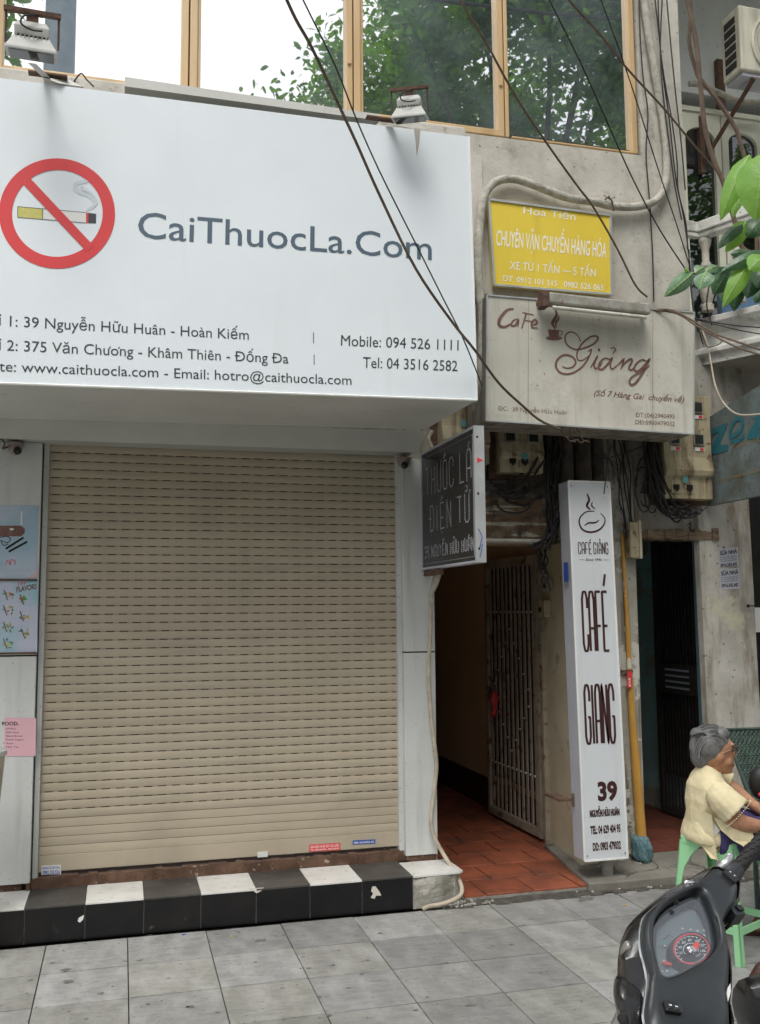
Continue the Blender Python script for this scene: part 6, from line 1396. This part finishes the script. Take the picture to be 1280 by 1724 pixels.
obj('mirror_socket', G().lathe(Qs(735,365,-.03), [(.014,-.01),(.014,.008),(.009,.012),(.001,.012)], 16, (0,0,1)), m_chrome, scoot, sm=True)
obj('body_sticker', G().prism([Qs(x,y,.002) for x,y in ((965,1375),(1030,1262),(1034,1330),(1010,1420),(968,1470))], n_s*-.003), m_paper, scoot)
# headlight lens and front shield
obj('headlight', G().ell(Q(185,1085,-.060), .018, .016, .045, (fwd, left, V((0,0,1))), 14, 10), M('lamp_lens', (.16,.15,.13), rough=.06, coat=1), scoot, sm=True)
sh_ = [(80,1205),(150,1180),(240,1190),(330,1240),(420,1400),(430,1700),(300,1860),(180,1760),(100,1520),(70,1400),(62,1310)]
Ss = star(sm2(sh_), (240,1450), 48)
g = G().loft([[Q(240+(x-240)*k, 1450+(y-1450)*k, h_) for x, y in Ss] for k, h_ in ((.05,-.015),(.5,-.02),(.85,-.035),(.98,-.055),(1.0,-.08),(.97,-.12),(.8,-.2))])
obj('front_shield', g, m_black, scoot, sm=True)
obj('indicator_hole', G().ell(Qs(200,1480,-.030), .012, .007, .014, (a_, n_s, a_.cross(n_s)), 12, 8), m_dark, scoot, sm=True)
# lower body in the vehicle frame
def Vh(x, y, z): return base_+fwd*x+left*y+V((0,0,z))
def sect(x, hw_, z0, z1, n_=16, p=2.6):
    out = []
    for k in range(n_):
        a = 2*PI*k/n_; c_, s_ = math.cos(a), math.sin(a)
        out.append(Vh(x, math.copysign(abs(c_)**(2/p), c_)*hw_, (z0+z1)/2+math.copysign(abs(s_)**(2/p), s_)*(z1-z0)/2))
    return out
obj('leg_shield', G().loft([sect(.24,.04,.45,.62), sect(.20,.17,.30,.72), sect(.12,.21,.22,.76), sect(.05,.20,.20,.72), sect(-.0,.16,.20,.40)]), m_black, scoot, sm=True)
obj('floorboard', G().loft([sect(.06,.16,.20,.29), sect(-.35,.15,.20,.28)]), m_greyp, scoot, sm=True)
obj('rear_body', G().loft([sect(-.32,.12,.22,.60), sect(-.45,.15,.26,.66), sect(-.8,.17,.36,.68), sect(-1.15,.12,.50,.72), sect(-1.3,.05,.60,.72)]), m_black, scoot, sm=True)
obj('seat', G().loft([sect(-.34,.08,.60,.68), sect(-.5,.13,.62,.74), sect(-.8,.14,.66,.76), sect(-1.1,.11,.70,.80), sect(-1.2,.05,.72,.78)]), m_rubber, scoot, sm=True)
for x in (.36, -.92):
    wh = obj('wheel', G().lathe(Vh(x,0,.255), [(.16,-.04),(.235,-.045),(.255,-.02),(.255,.02),(.235,.045),(.16,.04),(.16,-.04)], 32, left), m_rubber, scoot, sm=True)
    obj('rim', G().lathe(Vh(x,0,.255), [(.02,-.05),(.05,-.05),(.06,-.02),(.16,-.03),(.16,.03),(.06,.02),(.05,.05),(.02,.05)], 24, left), m_chrome, wh, sm=True)
obj('fork', G().tube([Vh(.36,.07,.255), Vh(.22,.06,.6), Vh(.10,.03,.85)], .018, 8).tube([Vh(.36,-.07,.255), Vh(.22,-.06,.6), Vh(.10,-.03,.85)], .018, 8), m_steel, scoot, sm=True)
obj('front_fender', G().loft([[Vh(.36+.285*math.cos(a), s*.065, .255+.285*math.sin(a)) for s in (-1,-.5,.5,1)] for a in [math.radians(20+13*k) for k in range(12)]], cap=False, closed=False), m_black, scoot, sm=True)
# second vehicle at the right edge
c2 = D(1330,1712,2.75); b2 = V((c2.x, c2.y, 0)); mb = thing('parked_motorbike', 'black seat and brown side panel of a parked motorbike at the right edge', 'motorbike', b2)
def V2(x, y, z): return b2+V((1,.12,0))*x+V((-.12,1,0))*y+V((0,0,z))
def s2c(x, hw_, z0, z1, n_=16): return [V2(x, math.cos(2*PI*k/n_)*hw_, (z0+z1)/2+math.sin(2*PI*k/n_)*(z1-z0)/2) for k in range(n_)]
zt_ = D(1250,1640,2.75).z
obj('seat', G().loft([s2c(-.14,.03,zt_-.16,zt_-.02), s2c(-.11,.11,zt_-.2,zt_-.005), s2c(0,.14,zt_-.22,zt_), s2c(.3,.15,zt_-.2,zt_-.01), s2c(.6,.10,zt_-.15,zt_)]), m_black, mb, sm=True)
obj('side_panel', G().loft([[p+V((0,.24,.0)) for p in s2c(x, .05, z0_, z1_)] for x, z0_, z1_ in ((.04,zt_-.25,zt_-.16),(.055,zt_-.3,zt_-.11),(.09,zt_-.3,zt_-.07),(.16,zt_-.3,zt_-.04),(.7,zt_-.2,zt_+.0))]), m_brownp, mb, sm=True)
obj('panel_screw', G().lathe(V2(-.02,-.137,zt_-.09), [(.010,0),(.008,.006),(.002,.007)], 12, (0,-1,0)), m_steel, mb)
for x in (.0, 1.2): obj('wheel', G().lathe(V2(x+.05,.05,.27), [(.18,-.035),(.25,-.04),(.27,0),(.25,.04),(.18,.035),(.18,-.035)], 28, (0,1,0)), m_rubber, mb, sm=True)
obj('frame_tube', G().tube([V2(.05,.05,.27), V2(.3,.05,.45), V2(.9,.05,.5), V2(1.25,.05,.27)], .03, 8), m_rustiron, mb, sm=True)
